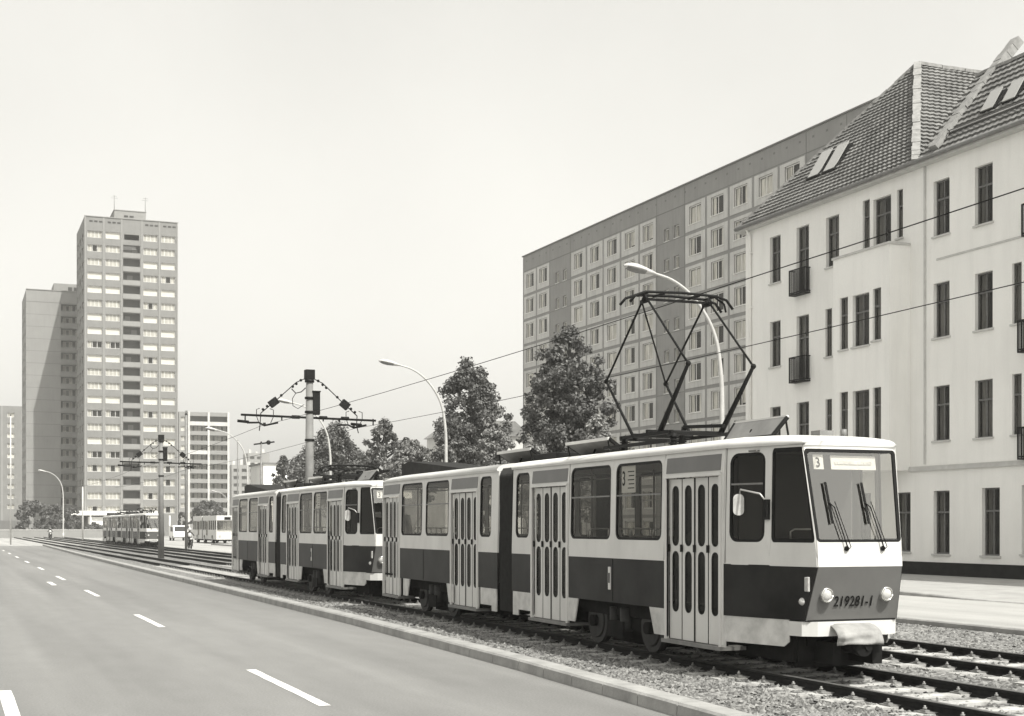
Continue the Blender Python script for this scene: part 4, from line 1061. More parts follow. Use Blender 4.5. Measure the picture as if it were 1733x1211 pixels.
for fl_ in range(NF):
    zt = ztop - FH*fl_; zb = zt - FH
    for UU, lp in zip((UA, UB, UC, UD), LPS):
        for a, b in zip(UU, UU[1:]):
            w = b-a; pw0 = a+.18; pw1 = b-.18; a0 = (a+b)/2-WW/2
            op = (a0, a0+WW, zb+.80, zb+.80+WH); opsS.append(op)
            items.append(((a0, .09, op[2]), 0, random.choice((0,0,4,2,2,5,3,4))))
            z0, z1 = zb+.22, zt-.10; e = -.035
            for q in ((pw0,op[0],z0,z1),(op[1],pw1,z0,z1),(op[0],op[1],z0,op[2]),(op[0],op[1],op[3],z1)): lp.box(q[0],q[1],e,0.0,q[2],q[3],0)
    for (s0, s1) in (S1, S2, S3):
        for cxn in (.36, .72):
            a0 = s0+(s1-s0)*cxn-.5; op = (a0, a0+.95, zb+.15, zb+1.30); opsS.append(op); items.append(((a0,.18,op[2]),0,'s'))
w = MB(); wall_grid(w, (0,0,0), (1,0,0), SL, SH, opsS, .18, 0, 0)
w.face([(0,0,0),(0,0,SH),(0,11,SH),(0,11,0)]); w.face([(0,0,SH),(SL,0,SH),(SL,11,SH),(0,11,SH)]); w.face([(SL,0,0),(SL,11,0),(SL,11,SH),(SL,0,SH)]); w.face([(0,11,0),(0,11,SH),(SL,11,SH),(SL,11,0)])
w.build('wall', M['slab'], slab)
j = MB()
for fl_ in range(1, NF+1):
    z = ztop-FH*(fl_-1)+.02
    for (s0, s1) in (S1, S2, S3): j.box(s0,s1,-.012,-.004,z-.03,z+.03)
j.box(0,SL,-.012,-.004,ztop+.02,ztop+.07)
for u in [0.02] + UA[-1:] + list(S1[1:]) + UB[-1:] + list(S2[1:]) + UC[-1:] + list(S3[1:]): j.box(u-.03,u+.03,-.02,-.013,0,SH-.1)
u = 0
j.build('panel_joint', M['slab_joint'], slab)
for lp in LPS:
    if lp.v: lp.build('panel_cladding', M['slab_light'], slab)
k = MB(); k.box(-.15,SL+.1,-.12,.3,SH,SH+.12); k.box(-.12,.3,.3,11,SH,SH+.12); k.build('parapet', M['slab_joint'], slab)
vt = MB()
for i in range(int(SL/1.8)): vt.box(.9+1.8*i,1.15+1.8*i,-.013,-.003,SH-.72,SH-.56)
vt.build('attic_vent', M['slab_joint'], slab)
put_windows(slab, [(Vector(o), a, k_) for o, a, k_ in items], wm)
#  (distance sort uses local coordinates; the facade grows towards the camera with local x)

# --- point towers and other far blocks, all on the street grid (faces look along -Y and -X)
tm = [M['whiteframe'], M['houseglass'], M['bright_white'], M['room']]; tm2 = [M['whiteframe'], M['houseglass'], M['bright_white2'], M['room']]
def box_building(name, label, x0, x1, y0, y1, H, front_ops, left_ops, wallm, depth=.25, roofm=None):
    r = tag(empty(name, (x0, y0, -.06)), label, 'building', None); w = MB(); W = x1-x0; D = y1-y0
    wall_grid(w, (0,0,0), (1,0,0), W, H, front_ops, depth, 0, 0)
    # left face: runs from back to front so that N points inwards (+x)
    wall_grid(w, (0,D,0), (0,-1,0), D, H, left_ops, depth, 0, 0)
    w.face([(W,0,0),(W,D,0),(W,D,H),(W,0,H)]); w.face([(0,D,0),(0,D,H),(W,D,H),(W,D,0)]); w.face([(0,0,H),(W,0,H),(W,D,H),(0,D,H)])
    w.build('wall', wallm, r); return r
# tower 1
tx0, ty0 = at(143, 287); tx1 = on_y(301, 400, ty0)[0]; TW = tx1-tx0; TD = 19.5; THt = hgt(365, 287)+.06
def tx(px): return on_y(px, 400, ty0)[0]-tx0
cols = [(tx(148.5),tx(172.5)),(tx(178.7),tx(203.6)),(tx(242.8),tx(267)),(tx(272.5),tx(296.8))]; bcol = (tx(208.5),tx(237))
nf = 21; fh = 23.35/8.36; ztop1 = THt - 2.3
fo = []; it = []; lo = []; bal = []
Wc = sum(b-a for a, b in cols)/4; WHt = 1.40
tmesh = {0: win_mesh('window', Wc, WHt, tm, dict(n=1,c='full')), 1: win_mesh('window', Wc, WHt, tm2, dict(n=4,c='net')), 2: win_mesh('window', Wc, WHt, tm2, dict(n=3,c='half')), 3: win_mesh('window', Wc, WHt, tm2, dict(n=3,c='open')), 'L': win_mesh('window', 3.4, WHt, tm2, dict(n=4,c='net'))}
pat = ["1011","1111","1100","0011","0000","1111","0101","0010","1100","0010","1111","1101","0000","0011","1101","0110","1111","1111","1111","1111","1111"]
for f_ in range(nf):
    zt = ztop1 - fh*f_; z0 = zt-fh+.85
    row = pat[f_] if f_ < len(pat) else '1111'
    for c_, (a, b) in enumerate(cols):
        m_ = (a+b)/2-Wc/2; fo.append((m_, m_+Wc, z0, z0+WHt)); key = 0 if row[c_] == '0' else random.choice((1,1,2))
        if (f_, c_) in ((8,0),(8,1),(13,0),(13,1),(16,0),(16,1)): key = 3
        it.append((Vector((m_,.25,z0)), 0, key))
    if f_ > 0: fo.append((bcol[0], bcol[1], zt-fh+.95, zt-.18)); bal.append(zt-fh)
    else: fo.append((bcol[0]+.2, bcol[1]-.2, z0, z0+WHt*.8)); 
    for q in range(3):
        y = 1.8+5.8*q; lo.append((y, y+3.4, z0, z0+WHt)); it.append((Vector((.25, TD-y, z0)), -math.pi/2, 'L'))
T1 = box_building('tower_block', 'tall sunlit twenty one storey tower block with a central column of loggias', tx0, tx1, ty0, ty0+TD, THt, fo, lo, M['tower'])
put_windows(T1, it, tmesh)
rc = MB()
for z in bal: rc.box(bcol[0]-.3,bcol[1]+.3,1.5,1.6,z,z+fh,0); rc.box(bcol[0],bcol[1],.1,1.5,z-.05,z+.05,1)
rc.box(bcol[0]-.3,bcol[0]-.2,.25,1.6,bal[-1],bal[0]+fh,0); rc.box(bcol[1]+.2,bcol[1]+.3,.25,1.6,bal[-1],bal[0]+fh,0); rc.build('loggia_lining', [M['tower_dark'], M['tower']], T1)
for z in bal:
    b = MB(); b.box(bcol[0]-.1,bcol[1]+.1,-.12,-.02,z+.0,z+1.0,0); b.box(bcol[0]-.12,bcol[1]+.12,-.13,0,z+1.0,z+1.06,1); b.build('balcony_front', [M['tower_pale'] , M['tower_dark']], T1)
    if random.random() < .6: d = MB(); u = random.uniform(.4,2.0); d.box(bcol[0]+u,bcol[0]+u+1.1,1.40,1.48,z+.1,z+2.2,0); d.build('balcony_door', M['tower_pale'], T1)
pl_ = MB()
for u in (0.12, tx(175.6), tx(206), tx(240), tx(269.8), TW-.12): pl_.box(u-.13,u+.13,-.10,-.0,3,THt-.02,0)
pl_.build('pilaster', M['tower_pale'], T1)
v = MB()
for a in (tx(149),tx(180),tx(243.5),tx(274)):
    for q in range(3): v.box(a+.25+.95*q,a+.9+.95*q,-.03,-.004,THt-1.1,THt-.75,0)
v.build('attic_vent', M['room'], T1)
ph = MB(); a = tx(196); b = tx(250); ph.box(a,b,3,11,THt,THt+2.3,0); ph.box(a-.1,b+.1,2.9,11.1,THt+2.3,THt+2.45,0); ph.box(bcol[0]+.5,bcol[0]+1.3,2.96,3,THt+1.0,THt+1.4,1); ph.box(bcol[0]+1.6,bcol[0]+2.4,2.96,3,THt+1.0,THt+1.4,1)
ph.box(-.08,TW+.08,-.14,-.0,THt,THt+.14,0); ph.build('penthouse', [M['tower_pale'], M['room']], T1)
for u in (a+.1, b): an = MB(); an.cyl((u,4,THt+2.4),(u,4,THt+5.6),.06,n=5); an.bar((u-.7,4,THt+5.0),(u+.7,4,THt+5.0),.05,.05); an.bar((u-.5,4,THt+5.4),(u+.5,4,THt+5.4),.05,.05); an.build('antenna', M['greymetal'], T1)
cn = MB(); cn.box(-4.6,TW-4.5,-3.0,-.1,4.2,5.1,0); cn.box(-4.6,TW-4.5,-.1,0,.0,4.2,1); cn.box(.6,4.2,-2.2,-.12,2.2,3.9,0); cn.box(5,9,-2.0,-.12,.5,3.9,2)
for q in range(5): cn.box(-4.4+5.2*q,-4.1+5.2*q,-2.8,-2.5,0,4.2,0)
cn.build('entrance_canopy', [M['render'], M['tower_dark'], M['slab_light']], T1)
# tower 2, blank gable, partly in the shadow of tower 1
t2y = 325; t2x0 = on_y(44, 500, t2y)[0]; t2x1 = on_y(160, 500, t2y)[0]; Z2 = t2x0*math.sin(TH)+t2y*math.cos(TH); T2H = hgt(489, Z2)+.06
fh2 = 20.7*Z2/F; fo2 = []; it2 = []; lo2 = []; ua = on_y(103, 500, t2y)[0]-t2x0; W2 = t2x1-t2x0
m2 = {0: win_mesh('window', 2.0, 1.3, tm2, dict(n=3,c='half')), 1: win_mesh('window', 3.2, 1.3, tm2, dict(n=4,c='net'))}
f2 = 0; bands = []
while T2H-2.6-fh2*(f2+1) > 2:
    zb = T2H-2.6-fh2*(f2+1); fo2.append((ua, W2-1.0, zb+1.0, zb+fh2-.2)); bands.append(zb)
    it2.append((Vector((ua+.5,1.5,zb+1.05)),0,0)); it2.append((Vector((ua+3.2,1.5,zb+1.05)),0,0))
    for q in range(3): lo2.append((1.6+5.8*q, 4.8+5.8*q, zb+.95, zb+2.25)); it2.append((Vector((.25,19-(1.6+5.8*q),zb+.95)),-math.pi/2,1))
    f2 += 1
T2 = box_building('tower_block', 'lower tower block with blank gable crossed by a diagonal shadow, left of the tall tower', t2x0, t2x1, t2y, t2y+19, T2H, fo2, lo2, M['tower_gable'] if 'tower_gable' in M else M['tower_pale'], depth=.25)
put_windows(T2, it2, m2)
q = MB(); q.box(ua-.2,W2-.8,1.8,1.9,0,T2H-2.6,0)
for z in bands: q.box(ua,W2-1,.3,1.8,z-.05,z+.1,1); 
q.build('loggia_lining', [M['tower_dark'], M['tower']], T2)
for z in bands: b = MB(); b.box(ua-.05,W2-.9,-.10,0,z-.02,z+1.0,0); b.build('balcony_front', M['tower'], T2)
q = MB()
for z in [0]+bands: q.box(0.02,ua,-.008,-.002,z+fh2-.1,z+fh2,0)
q.box(.02,W2,-.008,-.002,T2H-2.6,T2H-2.5,0); q.build('panel_joint', M['slab_joint'], T2)
q = MB(); a = on_y(92,500,t2y)[0]-t2x0; q.box(a,W2,2,10,T2H,T2H+2.0,0); q.box(a+3,a+3.9,1.96,2,T2H+.5,T2H+1.3,1); q.box(a+4.2,a+5.1,1.96,2,T2H+.5,T2H+1.3,1); q.box(-.05,W2,-.12,0,T2H,T2H+.15,0); q.build('penthouse', [M['tower_pale'], M['room']], T2)
# balcony block right of the tower
bx0, by0 = at(303, 400); bx1 = on_y(387, 700, by0)[0]; Zb = bx0*math.sin(TH)+by0*math.cos(TH); BH = hgt(696, Zb)+.06; BW = bx1-bx0
def bx(px): return on_y(px, 700, by0)[0]-bx0
fo3 = []; it3 = []; fh3 = 16.3*Zb/F; m3 = {0: win_mesh('window', 1.7, 1.3, tm2, dict(n=2,c='net')), 1: win_mesh('window', 1.7, 1.3, tm, dict(n=2,c='full')), 2: win_mesh('window', 2.2, 1.5, tm2, dict(n=3,c='half'))}
bb = [(bx(320.5),bx(351)),(bx(355),bx(385.5))]; fz = []
for f_ in range(11):
    zb = BH-1.0-fh3*(f_+1); fz.append(zb)
    for a, b in bb:
        fo3.append((a, b, zb+1.05, zb+fh3-.12)); 
        if f_ != 0:
            it3.append((Vector((a+.2,1.3,zb+1.05)),0,2)); it3.append((Vector((a+2.6,1.3,zb+1.05)),0,2))
    fo3.append((bx(306),bx(306)+1.7,zb+1.0,zb+2.3)); it3.append((Vector((bx(306),.25,zb+1.0)),0,random.choice((0,0,1))))
B3 = box_building('balcony_block', 'pale eleven storey block with two columns of balconies right of the tall tower', bx0, bx1, by0, by0+12, BH, fo3, [], M['tower_pale'])
put_windows(B3, it3, m3)
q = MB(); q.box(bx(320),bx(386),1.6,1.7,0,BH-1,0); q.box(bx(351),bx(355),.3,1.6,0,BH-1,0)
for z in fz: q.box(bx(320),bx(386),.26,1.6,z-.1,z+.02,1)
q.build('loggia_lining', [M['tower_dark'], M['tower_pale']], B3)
q = MB(); 
for p_ in (319.5,353,386.3): q.box(bx(p_)-.3,bx(p_)+.3,-.35,-.01,0,BH+.1,0)
q.build('pilaster', M['slab_light'], B3)
q = MB(); q.box(bx(315)-.25,bx(315)+.35,-.2,-.01,0,BH+.3,0); q.build('dark_strip', M['tower_dark'], B3)
q = MB()
for a, b in bb:
    for i, z in enumerate(fz): q.box(a,b,-.3,-.22,z-.1,z+1.0,1 if i in (0,3) and a < bx(340) or i == 0 else 0)
q.build('balcony_front', [M['tower_pale'], M['slab_light']], B3)
# left edge block
lx1, ly0 = at(37, 405); lx0 = lx1-40; ZL = lx1*math.sin(TH)+ly0*math.cos(TH); LH = hgt(687, ZL)
fo4 = []; it4 = []; m4 = {0: win_mesh('window', 1.9, 1.3, tm2, dict(n=2,c='net')), 1: win_mesh('window', 1.9, 1.3, tm, dict(n=2,c='full'))}
for f_ in range(10):
    zb = LH-1.2-2.9*(f_+1)
    for u in (39.6-3.5, 39.6-8.2, 39.6-11.0, 39.6-16, 39.6-20): fo4.append((u,u+1.9,zb+.9,zb+2.2)); it4.append((Vector((u,.25,zb+.9)),0,random.choice((0,1,0))))
B4 = box_building('slab_block', 'long pale block cut by the left edge of the photo', lx0, lx1, ly0, ly0+12, LH, fo4, [], M['tower'])
put_windows(B4, it4, m4)
q = MB()
for u in (34.6, 29, 22): q.box(u-.3,u+.3,-.15,0,0,LH,0)
q.build('pilaster', M['tower_pale'], B4); q = MB(); q.box(0,39,-.5,-.2,0,3.6,0); q.build('shop_front', M['tower_dark'], B4)
# far blocks right of the balcony block
for (p0, p1, ptop, Z, lb, nfl) in ((392,446,786,560,'low washed out far block behind the lamp, right of the balcony block',7),(420,456,766,640,'farthest grey block, rising behind the low washed out one',9)):
    x0, y0 = at(p0, Z); x1 = on_y(p1, 800, y0)[0]; H = hgt(ptop, x0*math.sin(TH)+y0*math.cos(TH)); fo5 = []; it5 = []
    n = int((x1-x0-1)/3.2)
    for f_ in range(nfl):
        zb = H-.8-2.9*(f_+1)
        if zb < .5: break
        for c_ in range(n): fo5.append((.8+3.2*c_, 2.8+3.2*c_, zb+.9, zb+2.2)); 
    b5 = box_building('far_block', lb, x0, x1, y0, y0+12, H, fo5, [], M['slab'] if Z < 600 else M['slab'])
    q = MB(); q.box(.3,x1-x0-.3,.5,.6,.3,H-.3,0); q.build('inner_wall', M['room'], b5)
    q = MB()
    for c_ in range(int((x1-x0)/3)): q.box(c_*3+.5,c_*3+1.6,1,2,H,H+random.uniform(.5,2.2),0)
    q.build('roof_structure', M['slab_light'], b5)
x0, y0 = at(446, 300); x1 = on_y(486, 800, y0)[0]; h_ = hgt(785, 300); r_ = tag(empty('white_box', (x0,y0,-.06)), 'plain white truck/billboard shape between the far block and the wide tree', 'building')
q = MB(); q.box(0,x1-x0,0,14,0,h_,0); q.build('wall', M['bright_white'], r_); q = MB(); q.box(-.3,x1-x0+.3,-.3,14.3,h_,h_+.4,0); q.box(0,3,-.04,0,0,3,0); q.build('roof', M['slab_joint'], r_)  # truck/billboard built as a plain box with walls and a roof
x0, y0 = at(870, 190); x1 = x0+12; r_ = tag(empty('gable_house', (x0-9, y0, 0)), 'grey roof seen between the leaves just left of the slab block', 'building')
hh = hgt(713, 190); q = MB(); q.box(0,11,0,10,0,hh-2,0); q.build('wall', M['slab_light'], r_); q = MB(); q.extrude([(-.4,-.4,hh-2),(11.4,-.4,hh-2),(9,-.4,hh),(2.4,-.4,hh)], (0,10.8,0)); q.build('roof', M['tiles'], r_)
#@@TREES
# ------------------------------------------------------------------ TREES and bushes
def tree(px, Z, ptop, pbot, wpx, label, n_clump=150, leaf=.16, per=48, pale=False, shape='oval', name='tree', cat='tree', group=None, peaks=None, seed=0, trunk=True):
    rnd = random.Random(seed or int(px*7))
    x, y = at(px, Z); H = hgt(ptop, Z); zb = max(.5 if trunk else .0, hgt(pbot, Z)); W = wpx*Z/F*(.98 if trunk else 1.0); n_clump = int(n_clump*1.35)
    r = tag(empty(name, (x, y, -.05)), label, cat, group)
    tk = MB(); limbs = []
    if trunk:
        tr = .02*H+.04
        tk.tube([(0,0,0),(rnd.uniform(-.1,.1),rnd.uniform(-.1,.1),H*.3),(rnd.uniform(-.2,.2),rnd.uniform(-.2,.2),H*.6),(0,0,H*.9)], [tr*1.4,tr,tr*.6,.02], 9)
    else:
        for k in range(5): a = k*1.26; tk.tube([(0,0,0),(math.cos(a)*W*.2,math.sin(a)*W*.2,H*.4),(math.cos(a)*W*.3,math.sin(a)*W*.3,H*.75)], [.05,.035,.01], 6)
    pk = peaks or [(0,0,1.0,1.0)]      # sub crowns: dx (of W), dy, height factor, width factor
    cl = []
    for i in range(n_clump):
        dx, dy, hf, wf_ = pk[i % len(pk)] if len(pk) > 1 else pk[0]
        t = rnd.random()**.85; top = H*hf
        prof = {'oval': (math.sin(math.pi*min(1,(t*.93+.10)))**.65 if t < .45 else (1-((t-.45)/.55)**2.1)*.98), 'cone': (1-t)**.72*min(1,t*5+.35), 'bush': math.sqrt(max(0,1-t*t))*.98}[shape]
        rad = W/2*wf_*prof; a = rnd.random()*6.283; rr = rad*(.35+.65*rnd.random()**.55)
        ex = 1 + .22*math.sin(a*3+i*.1+seed) + rnd.uniform(-.12,.18)
        cx_, cy_ = dx*W + math.cos(a)*rr*ex, dy*W + math.sin(a)*rr*ex; cz = zb + (top-zb)*t*.97
        cl.append((cx_, cy_, cz))
        if trunk and i % 5 == 0:
            b0 = Vector((0,0,max(H*.15, cz-abs(rr)*1.1-.4))); tk.tube([b0, b0.lerp(Vector((cx_,cy_,cz)),.5)+Vector((0,0,.1)), (cx_,cy_,cz)], [.05,.03,.01], 5)
    tk.build('trunk', M['bark'], r)
    lf = MB(); cr = (.55 if trunk else .42)*max(.6, W/6)
    for (cx_, cy_, cz) in cl:
        R0 = cr*rnd.uniform(.55,1.2)
        for k in range(int(per*1.8)):
            d = Vector((rnd.gauss(0,1), rnd.gauss(0,1), rnd.gauss(0,.75))); d = d.normalized()*R0*rnd.random()**.6
            c = Vector((cx_,cy_,cz))+d
            n = (d.normalized()*.6 + Vector((rnd.uniform(-1,1),rnd.uniform(-1,1),rnd.uniform(-.2,1)))).normalized()
            u = n.cross(Vector((rnd.uniform(-1,1),rnd.uniform(-1,1),rnd.uniform(-1,1)))).normalized(); v = n.cross(u); s = leaf*.72*rnd.uniform(.6,1.35)
            i0 = len(lf.v); lf.v += [tuple(c+u*s), tuple(c+v*s*.62), tuple(c-u*s), tuple(c-v*s*.62)]; lf.f.append((i0,i0+1,i0+2,i0+3)); lf.m.append(0); lf.s.append(False)
    lf.build('crown', M['leaf_pale'] if pale else M['leaf'], r)
    return r
GT = 'street trees along the far pavement'
tree(963, 72, 545, 790, 140, 'tall leafy tree in front of the slab block, nearest of the street trees', 260, .12, 60, group=GT, seed=3, peaks=[(0,0,1,.92),(-.12,.1,.86,.8),(.16,.0,.82,.8)])
tree(797, 86, 603, 800, 128, 'dense dark tree with three pointed tops behind the second street lamp', 250, .13, 60, group=GT, seed=5, peaks=[(-.06,0,1,.75),(.14,.1,.96,.72),(.24,0,.84,.6),(-.26,0,.70,.5)])
tree(655, 101, 707, 830, 76, 'small upright tree with a narrow second top, right of the wide tree', 150, .14, 50, group=GT, seed=8, peaks=[(-.05,0,1,.9),(.46,0,.86,.42)])
tree(558, 117, 712, 850, 140, 'wide spreading tree behind the catenary mast cross arm', 240, .16, 55, group=GT, seed=9, peaks=[(0,0,.95,.8),(.1,0,1,.6),(-.25,0,.8,.6),(.3,0,.78,.5)])
tree(700, 92, 745, 850, 110, 'pale bushy shrub between the small upright tree and the dense tree', 120, .13, 50, pale=True, shape='bush', name='shrub', cat='shrub', seed=12, trunk=False)
tree(835, 78, 722, 880, 110, 'pale bushy shrub below the dense dark tree', 130, .12, 50, pale=True, shape='bush', name='shrub', cat='shrub', seed=14, trunk=False)
tree(905, 70, 748, 880, 80, 'low shrub at the left foot of the slab block tree', 90, .12, 50, pale=True, shape='bush', name='shrub', cat='shrub', seed=15, trunk=False)
tree(1010, 69, 700, 880, 70, 'shrub filling the right side below the slab block tree', 90, .12, 50, pale=True, shape='bush', name='shrub', cat='shrub', seed=16, trunk=False)
tree(480, 150, 770, 860, 40, 'thin small tree at the left edge of the wide tree', 60, .18, 40, seed=17, shape='oval', group=GT)
GB = 'bushes in front of the towers'
tree(55, 255, 845, 900, 62, 'broad dark bush by the tall pale pole, in front of the shaded tower', 70, .3, 45, shape='bush', name='bush', cat='bush', group=GB, seed=21, trunk=False)
tree(95, 258, 853, 900, 50, 'dark bush just behind the far curved lamp', 60, .3, 45, shape='bush', name='bush', cat='bush', group=GB, seed=22, trunk=False)
tree(124, 262, 858, 900, 34, 'small dark bush next to the foot of the tall tower', 40, .3, 40, shape='bush', name='bush', cat='bush', group=GB, seed=23, trunk=False)
tree(352, 300, 846, 890, 60, 'round tree above the roof of the articulated bus', 80, .32, 45, shape='bush', name='bush', cat='bush', group=GB, seed=24, trunk=False)
tree(308, 300, 864, 895, 26, 'small round bush above the parked white van', 40, .3, 40, shape='bush', name='bush', cat='bush', group=GB, seed=25, trunk=False)
lw = tag(empty('low_wall', (*at(60, 245), -.05)), 'low pale wall at the foot of the bushes beyond the crossing', 'wall'); q = MB(); q.box(-9,14,0,.3,0,1.3,0); q.build('masonry', M['tower_pale'], lw); q = MB(); q.box(-9.1,14.1,-.06,.36,1.3,1.42,0); q.build('coping', M['trim'], lw)
hd = tree(158, 270, 884, 905, 40, 'low hedge at the entrance of the tall tower', 40, .25, 40, shape='bush', name='hedge', cat='hedge', seed=27, trunk=False)
#@@VEHICLES
# ------------------------------------------------------------------ bus, van, riders
def make_bus():
    r = tag(empty('articulated_bus', (*at(366, 158), 0)), 'pale articulated bus with a dark bellows, half hidden behind the second tram', 'bus')
    W = 2.5; H = 3.15
    for (y0, y1) in ((0, 9.2), (9.9, 16.5)):
        b = MB(); b.box(0,W,y0,y1,.45,1.55,0); b.box(0,W,y0,y1,2.6,H,0); n = int((y1-y0)/1.25)
        for i in range(n+1):
            y = y0+(y1-y0)*i/n; a = max(y0, y-.07); c = min(y1, y+.07); b.box(0,.08,a,c,1.55,2.6,0); b.box(W-.08,W,a,c,1.55,2.6,0)
        b.box(.08,W-.08,y0+.2,y1-.1,.9,.95,2); 
        if y0: b.box(.08,W-.08,y1-.06,y1,1.55,2.6,0); b.box(.08,W-.08,y0,y0+.06,.45,2.6,2)
        body = b.build('body_section', [M['buswhite'], M['cream'], M['under']], r, bevel=.03)
        g_ = MB(); g_.face([(.03,y0+.05,1.5),(.03,y1-.05,1.5),(.03,y1-.05,2.65),(.03,y0+.05,2.65)]); g_.face([(W-.03,y0+.05,1.5),(W-.03,y1-.05,1.5),(W-.03,y1-.05,2.65),(W-.03,y0+.05,2.65)]); g_.build('side_windows', M['glass'], body)
    s = MB(); s.box(.1,W-.1,-.02,.03,1.4,2.6,0); s.build('windscreen', M['windshield'], r)
    s = MB(); s.box(.9,1.6,-.03,-.0,2.68,2.98,0); s.build('destination_box', M['ink'], r)
    b = MB()
    for k in range(6): b.box(.06,W-.06,9.2+.117*k,9.26+.117*k,.5,H-.1,0); b.box(.12,W-.12,9.26+.117*k,9.317+.117*k,.5,H-.15,0)
    b.build('bellows', M['bellows'], r)
    for x in (.15,.0): pass
    for y in (2.6, 8.0, 13.2):
        for x in (.12, W-.12): w = MB(); s_ = -1 if x < 1 else 1; w.cyl((x-.14,y,.48),(x+.14,y,.48),.48,n=20); w.cyl((x+s_*.14,y,.48),(x+s_*.16,y,.48),.25,n=14,m=1); w.build('wheel', [M['tyre'], M['alu']], r)
    for x in (.4, W-.4): l = MB(); l.cyl((x,0,.85),(x,-.05,.85),.12,n=14); l.build('headlight', M['lens'], r)
    for y in (1.0, 5.2, 11.4): d = MB(); d.box(-.012,0,y,y+1.2,.5,2.55,0); 
    for y in (5.5, 11.6): d = MB(); d.box(-.02,-.003,y,y+1.25,.5,2.6,1); d.box(-.03,-.02,y+.58,y+.67,.5,2.6,0); d.box(-.03,-.021,y+.1,y+.5,.9,2.5,2); d.box(-.03,-.021,y+.75,y+1.15,.9,2.5,2); d.build('door', [M['rubber'], M['buswhite'], M['glass']], r)
    u = MB(); u.box(.15,W-.15,.3,16.2,.3,.45,0); u.build('underframe', M['under'], r)
make_bus()
def make_van():
    r = tag(empty('parked_van', (*at(294, 190), 0)), 'white van parked beyond the second catenary mast, left of the bus', 'van')
    b = MB(); pr = [(0,.4),(0,1.15),(.25,1.2),(.75,1.95),(1.0,2.05),(4.4,2.05),(4.5,1.9),(4.5,.4)]
    b.extrude([(0,y,z) for y, z in pr], (1.9,0,0)); b.build('body', M['render'], r, bevel=.05)
    g_ = MB(); g_.face([(.15,.28,1.25),(1.75,.28,1.25),(1.7,.70,1.90),(.2,.70,1.90)]); o = g_.build('windscreen', M['room'], r); o.location = (0,-.02,.02)
    g_ = MB(); g_.box(-.012,-.002,.9,1.8,1.25,1.85,0); g_.box(-.012,-.002,2.0,3.0,1.25,1.85,0); g_.build('side_windows', M['room'], r)
    for y in (.9,3.6):
        for x in (.08,1.82): w = MB(); w.cyl((x-.1,y,.32),(x+.1,y,.32),.32,n=16); w.build('wheel', M['tyre'], r)
    for x in (.25,1.65): l = MB(); l.cyl((x,0,.8),(x,-.04,.8),.1,n=12); l.build('headlight', M['lens'], r)
    l = MB(); l.box(0,1.9,-.08,0,.4,.55,0); l.build('bumper', M['greymetal'], r)
make_van()
def rider(px, py, label_p, label_m, helmet='cloth_pale'):
    Z = F*EYE/(py-HY); x, y = at(px, Z)
    m = tag(empty('motorcycle', (x, y, 0)), label_m, 'motorcycle')
    for yy in (-.62, .62):
        w = MB(); w.tube([(0, yy+.25*math.cos(a*math.pi/9), .30+.25*math.sin(a*math.pi/9)) for a in range(19)], .05, 8, cap=False); w.cyl((-.05,yy,.3),(.05,yy,.3),.06,n=8,m=1)
        for a in range(6): w.cyl((0,yy,.3),(0,yy+.24*math.cos(a*1.05),.3+.24*math.sin(a*1.05)),.008,n=4,m=1)
        w.build('wheel', [M['tyre'], M['alu']], m)
    b = MB(); b.ball((0,-.05,.72),.2,0,12,8,(.6,1.3,.75)); b.box(-.12,.12,-.15,.2,.32,.6,1); b.tube([(0,-.62,.3),(0,-.5,.85),(0,-.42,1.0)],.03,6,1); b.build('body', [M['red'], M['blackmetal']], m, bevel=.02)
    b = MB(); b.tube([(-.34,-.28,1.03),(-.2,-.40,1.02),(.2,-.40,1.02),(.34,-.28,1.03)],.015,6); b.build('handlebar', M['blackmetal'], m)
    b = MB(); b.box(-.13,.13,.15,.72,.74,.83,0); b.build('saddle', M['rubber'], m, bevel=.03)
    b = MB(); b.ball((0,-.58,.88),.10,0,12,8); b.build('headlight', M['lens'], m)
    p = tag(empty('person', (x, y, 0)), label_p, 'person')
    V = [((0,.32,.88),.15),((0,.28,1.10),.15),((0,.22,1.34),.17),((0,.18,1.50),.07),((0,.16,1.60),.09),((0,.15,1.72),.10),
         ((-.19,.20,1.40),.07),((-.32,.02,1.20),.055),((-.33,-.26,1.06),.04),((.19,.20,1.40),.07),((.32,.02,1.20),.055),((.33,-.26,1.06),.04),
         ((-.13,.28,.86),.11),((-.20,-.10,.80),.085),((-.19,.02,.36),.06),((-.20,-.08,.26),.05),((.13,.28,.86),.11),((.20,-.10,.80),.085),((.19,.02,.36),.06),((.20,-.08,.26),.05)]
    E_ = [(0,1),(1,2),(2,3),(3,4),(4,5),(2,6),(6,7),(7,8),(2,9),(9,10),(10,11),(0,12),(12,13),(13,14),(14,15),(0,16),(16,17),(17,18),(18,19)]
    me = bpy.data.meshes.new('body'); me.from_pydata([v for v, _ in V], E_, []); o = link('body', me, p); sm = o.modifiers.new('skin','SKIN'); o.modifiers.new('sub','SUBSURF').render_levels = 1
    for i, (v, rr) in enumerate(V): me.skin_vertices[0].data[i].radius = (rr, rr)
    me.skin_vertices[0].data[0].use_root = True; me.materials.append(M['cloth_dark'])
    h = MB(); h.ball((0,.13,1.70),.145,0,14,10); h.build('helmet', M[helmet], p); h = MB(); h.ball((0,.05,1.67),.095,0,12,8,(1,.8,1)); h.build('face', M['skin'], p)
    j = MB(); j.ball((0,.14,1.2),.19,0,12,8,(.9,.55,1.1)); j.build('pale_vest', M['cloth_pale'], p)
    for s in (-1, 1): h = MB(); h.ball((s*.33,-.28,1.05),.05,0,8,6,(.8,1.2,.8)); h.build('glove', M['cloth_pale'], p)
rider(321.5, 929, 'person in dark clothes and pale helmet riding toward the camera beside the bus', 'motorcycle ridden toward the camera beside the articulated bus')
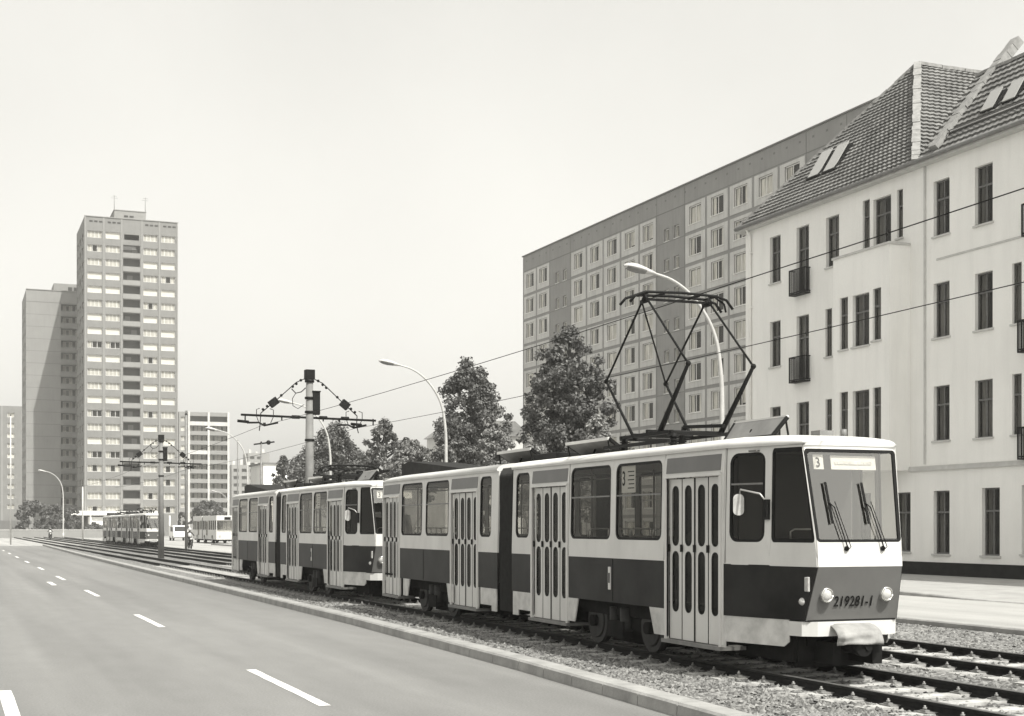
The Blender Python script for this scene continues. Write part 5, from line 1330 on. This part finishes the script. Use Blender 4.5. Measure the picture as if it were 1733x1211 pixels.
rider(85, 913.5, 'person riding at the far crossing, near the curved lamp by the bushes', 'motorcycle at the far crossing near the curved lamp', helmet='cloth_dark')
#@@WORLD
hz = MB(); hz.box(-400, 800, -60, 900, -1.2, 95); hm = bpy.data.materials.new('haze'); hm.use_nodes = True; hn = hm.node_tree
for n in list(hn.nodes):
    if n.type != 'OUTPUT_MATERIAL': hn.nodes.remove(n)
pvn = hn.nodes.new('ShaderNodeVolumePrincipled'); pvn.inputs['Color'].default_value = (.95,.94,.90,1); pvn.inputs['Density'].default_value = .0005; pvn.inputs['Anisotropy'].default_value = .2
hn.links.new(pvn.outputs[0], [n for n in hn.nodes if n.type == 'OUTPUT_MATERIAL'][0].inputs['Volume'])
tag(hz.build('haze', hm), kind='stuff')
# ------------------------------------------------------------------ light, sky, camera
sun_dir = Vector((.225, -.70, 1.0)).normalized()
sun = bpy.data.lights.new('sun', 'SUN'); sun.energy = 3.2; sun.angle = R(.6); sun.color = (1, .985, .93)
so = bpy.data.objects.new('sun', sun); COL.objects.link(so); so.rotation_euler = sun_dir.to_track_quat('Z', 'Y').to_euler(); so.location = (0,-20,60)
w = bpy.data.worlds.new('World'); C.world = w; w.use_nodes = True; nt = w.node_tree
bg = nt.nodes['Background']; sk = nt.nodes.new('ShaderNodeTexSky'); sk.sky_type = 'NISHITA'; sk.sun_disc = False
el = math.asin(sun_dir.z); sk.sun_elevation = el; sk.sun_rotation = math.atan2(sun_dir.x, sun_dir.y); sk.dust_density = 4.0; sk.air_density = 1.6; sk.ozone_density = 1.0
bw_ = nt.nodes.new('ShaderNodeRGBToBW'); tn = nt.nodes.new('ShaderNodeMix'); tn.data_type = 'RGBA'; tn.blend_type = 'MULTIPLY'; tn.inputs[0].default_value = 1; tn.inputs[7].default_value = (1,.985,.93,1)
nt.links.new(sk.outputs[0], bw_.inputs[0]); fl2 = nt.nodes.new('ShaderNodeMix'); fl2.data_type = 'FLOAT'; fl2.inputs[0].default_value = .45; fl2.inputs[3].default_value = 3.1
tc_ = nt.nodes.new('ShaderNodeTexCoord'); nz = nt.nodes.new('ShaderNodeTexNoise'); nz.inputs['Scale'].default_value = 3.2; nz.inputs['Detail'].default_value = 5; nt.links.new(tc_.outputs['Generated'], nz.inputs['Vector'])
mr_ = nt.nodes.new('ShaderNodeMapRange'); mr_.inputs['From Min'].default_value = .3; mr_.inputs['From Max'].default_value = .7; mr_.inputs['To Min'].default_value = .93; mr_.inputs['To Max'].default_value = 1.04; nt.links.new(nz.outputs['Fac'], mr_.inputs['Value'])
ml_ = nt.nodes.new('ShaderNodeMath'); ml_.operation = 'MULTIPLY'; nt.links.new(fl2.outputs[0], ml_.inputs[0]); nt.links.new(mr_.outputs[0], ml_.inputs[1])
nt.links.new(bw_.outputs[0], fl2.inputs[2]); nt.links.new(ml_.outputs[0], tn.inputs[6]); nt.links.new(tn.outputs[2], bg.inputs[0]); bg.inputs[1].default_value = .15
cam = bpy.data.cameras.new('camera'); cam.lens = 36*F/1733; cam.sensor_width = 36; cam.sensor_fit = 'HORIZONTAL'; cam.shift_y = (HY-605.5)/1733; cam.clip_end = 5000; cam.clip_start = .1
co = bpy.data.objects.new('camera', cam); COL.objects.link(co); co.location = (0,0,EYE); co.rotation_euler = (R(90),0,-TH); C.camera = co
C.view_settings.view_transform = 'Standard'; C.view_settings.look = 'None'; C.view_settings.exposure = 1.0; C.view_settings.gamma = 1
C.cycles.max_bounces = 8; C.cycles.transparent_max_bounces = 24
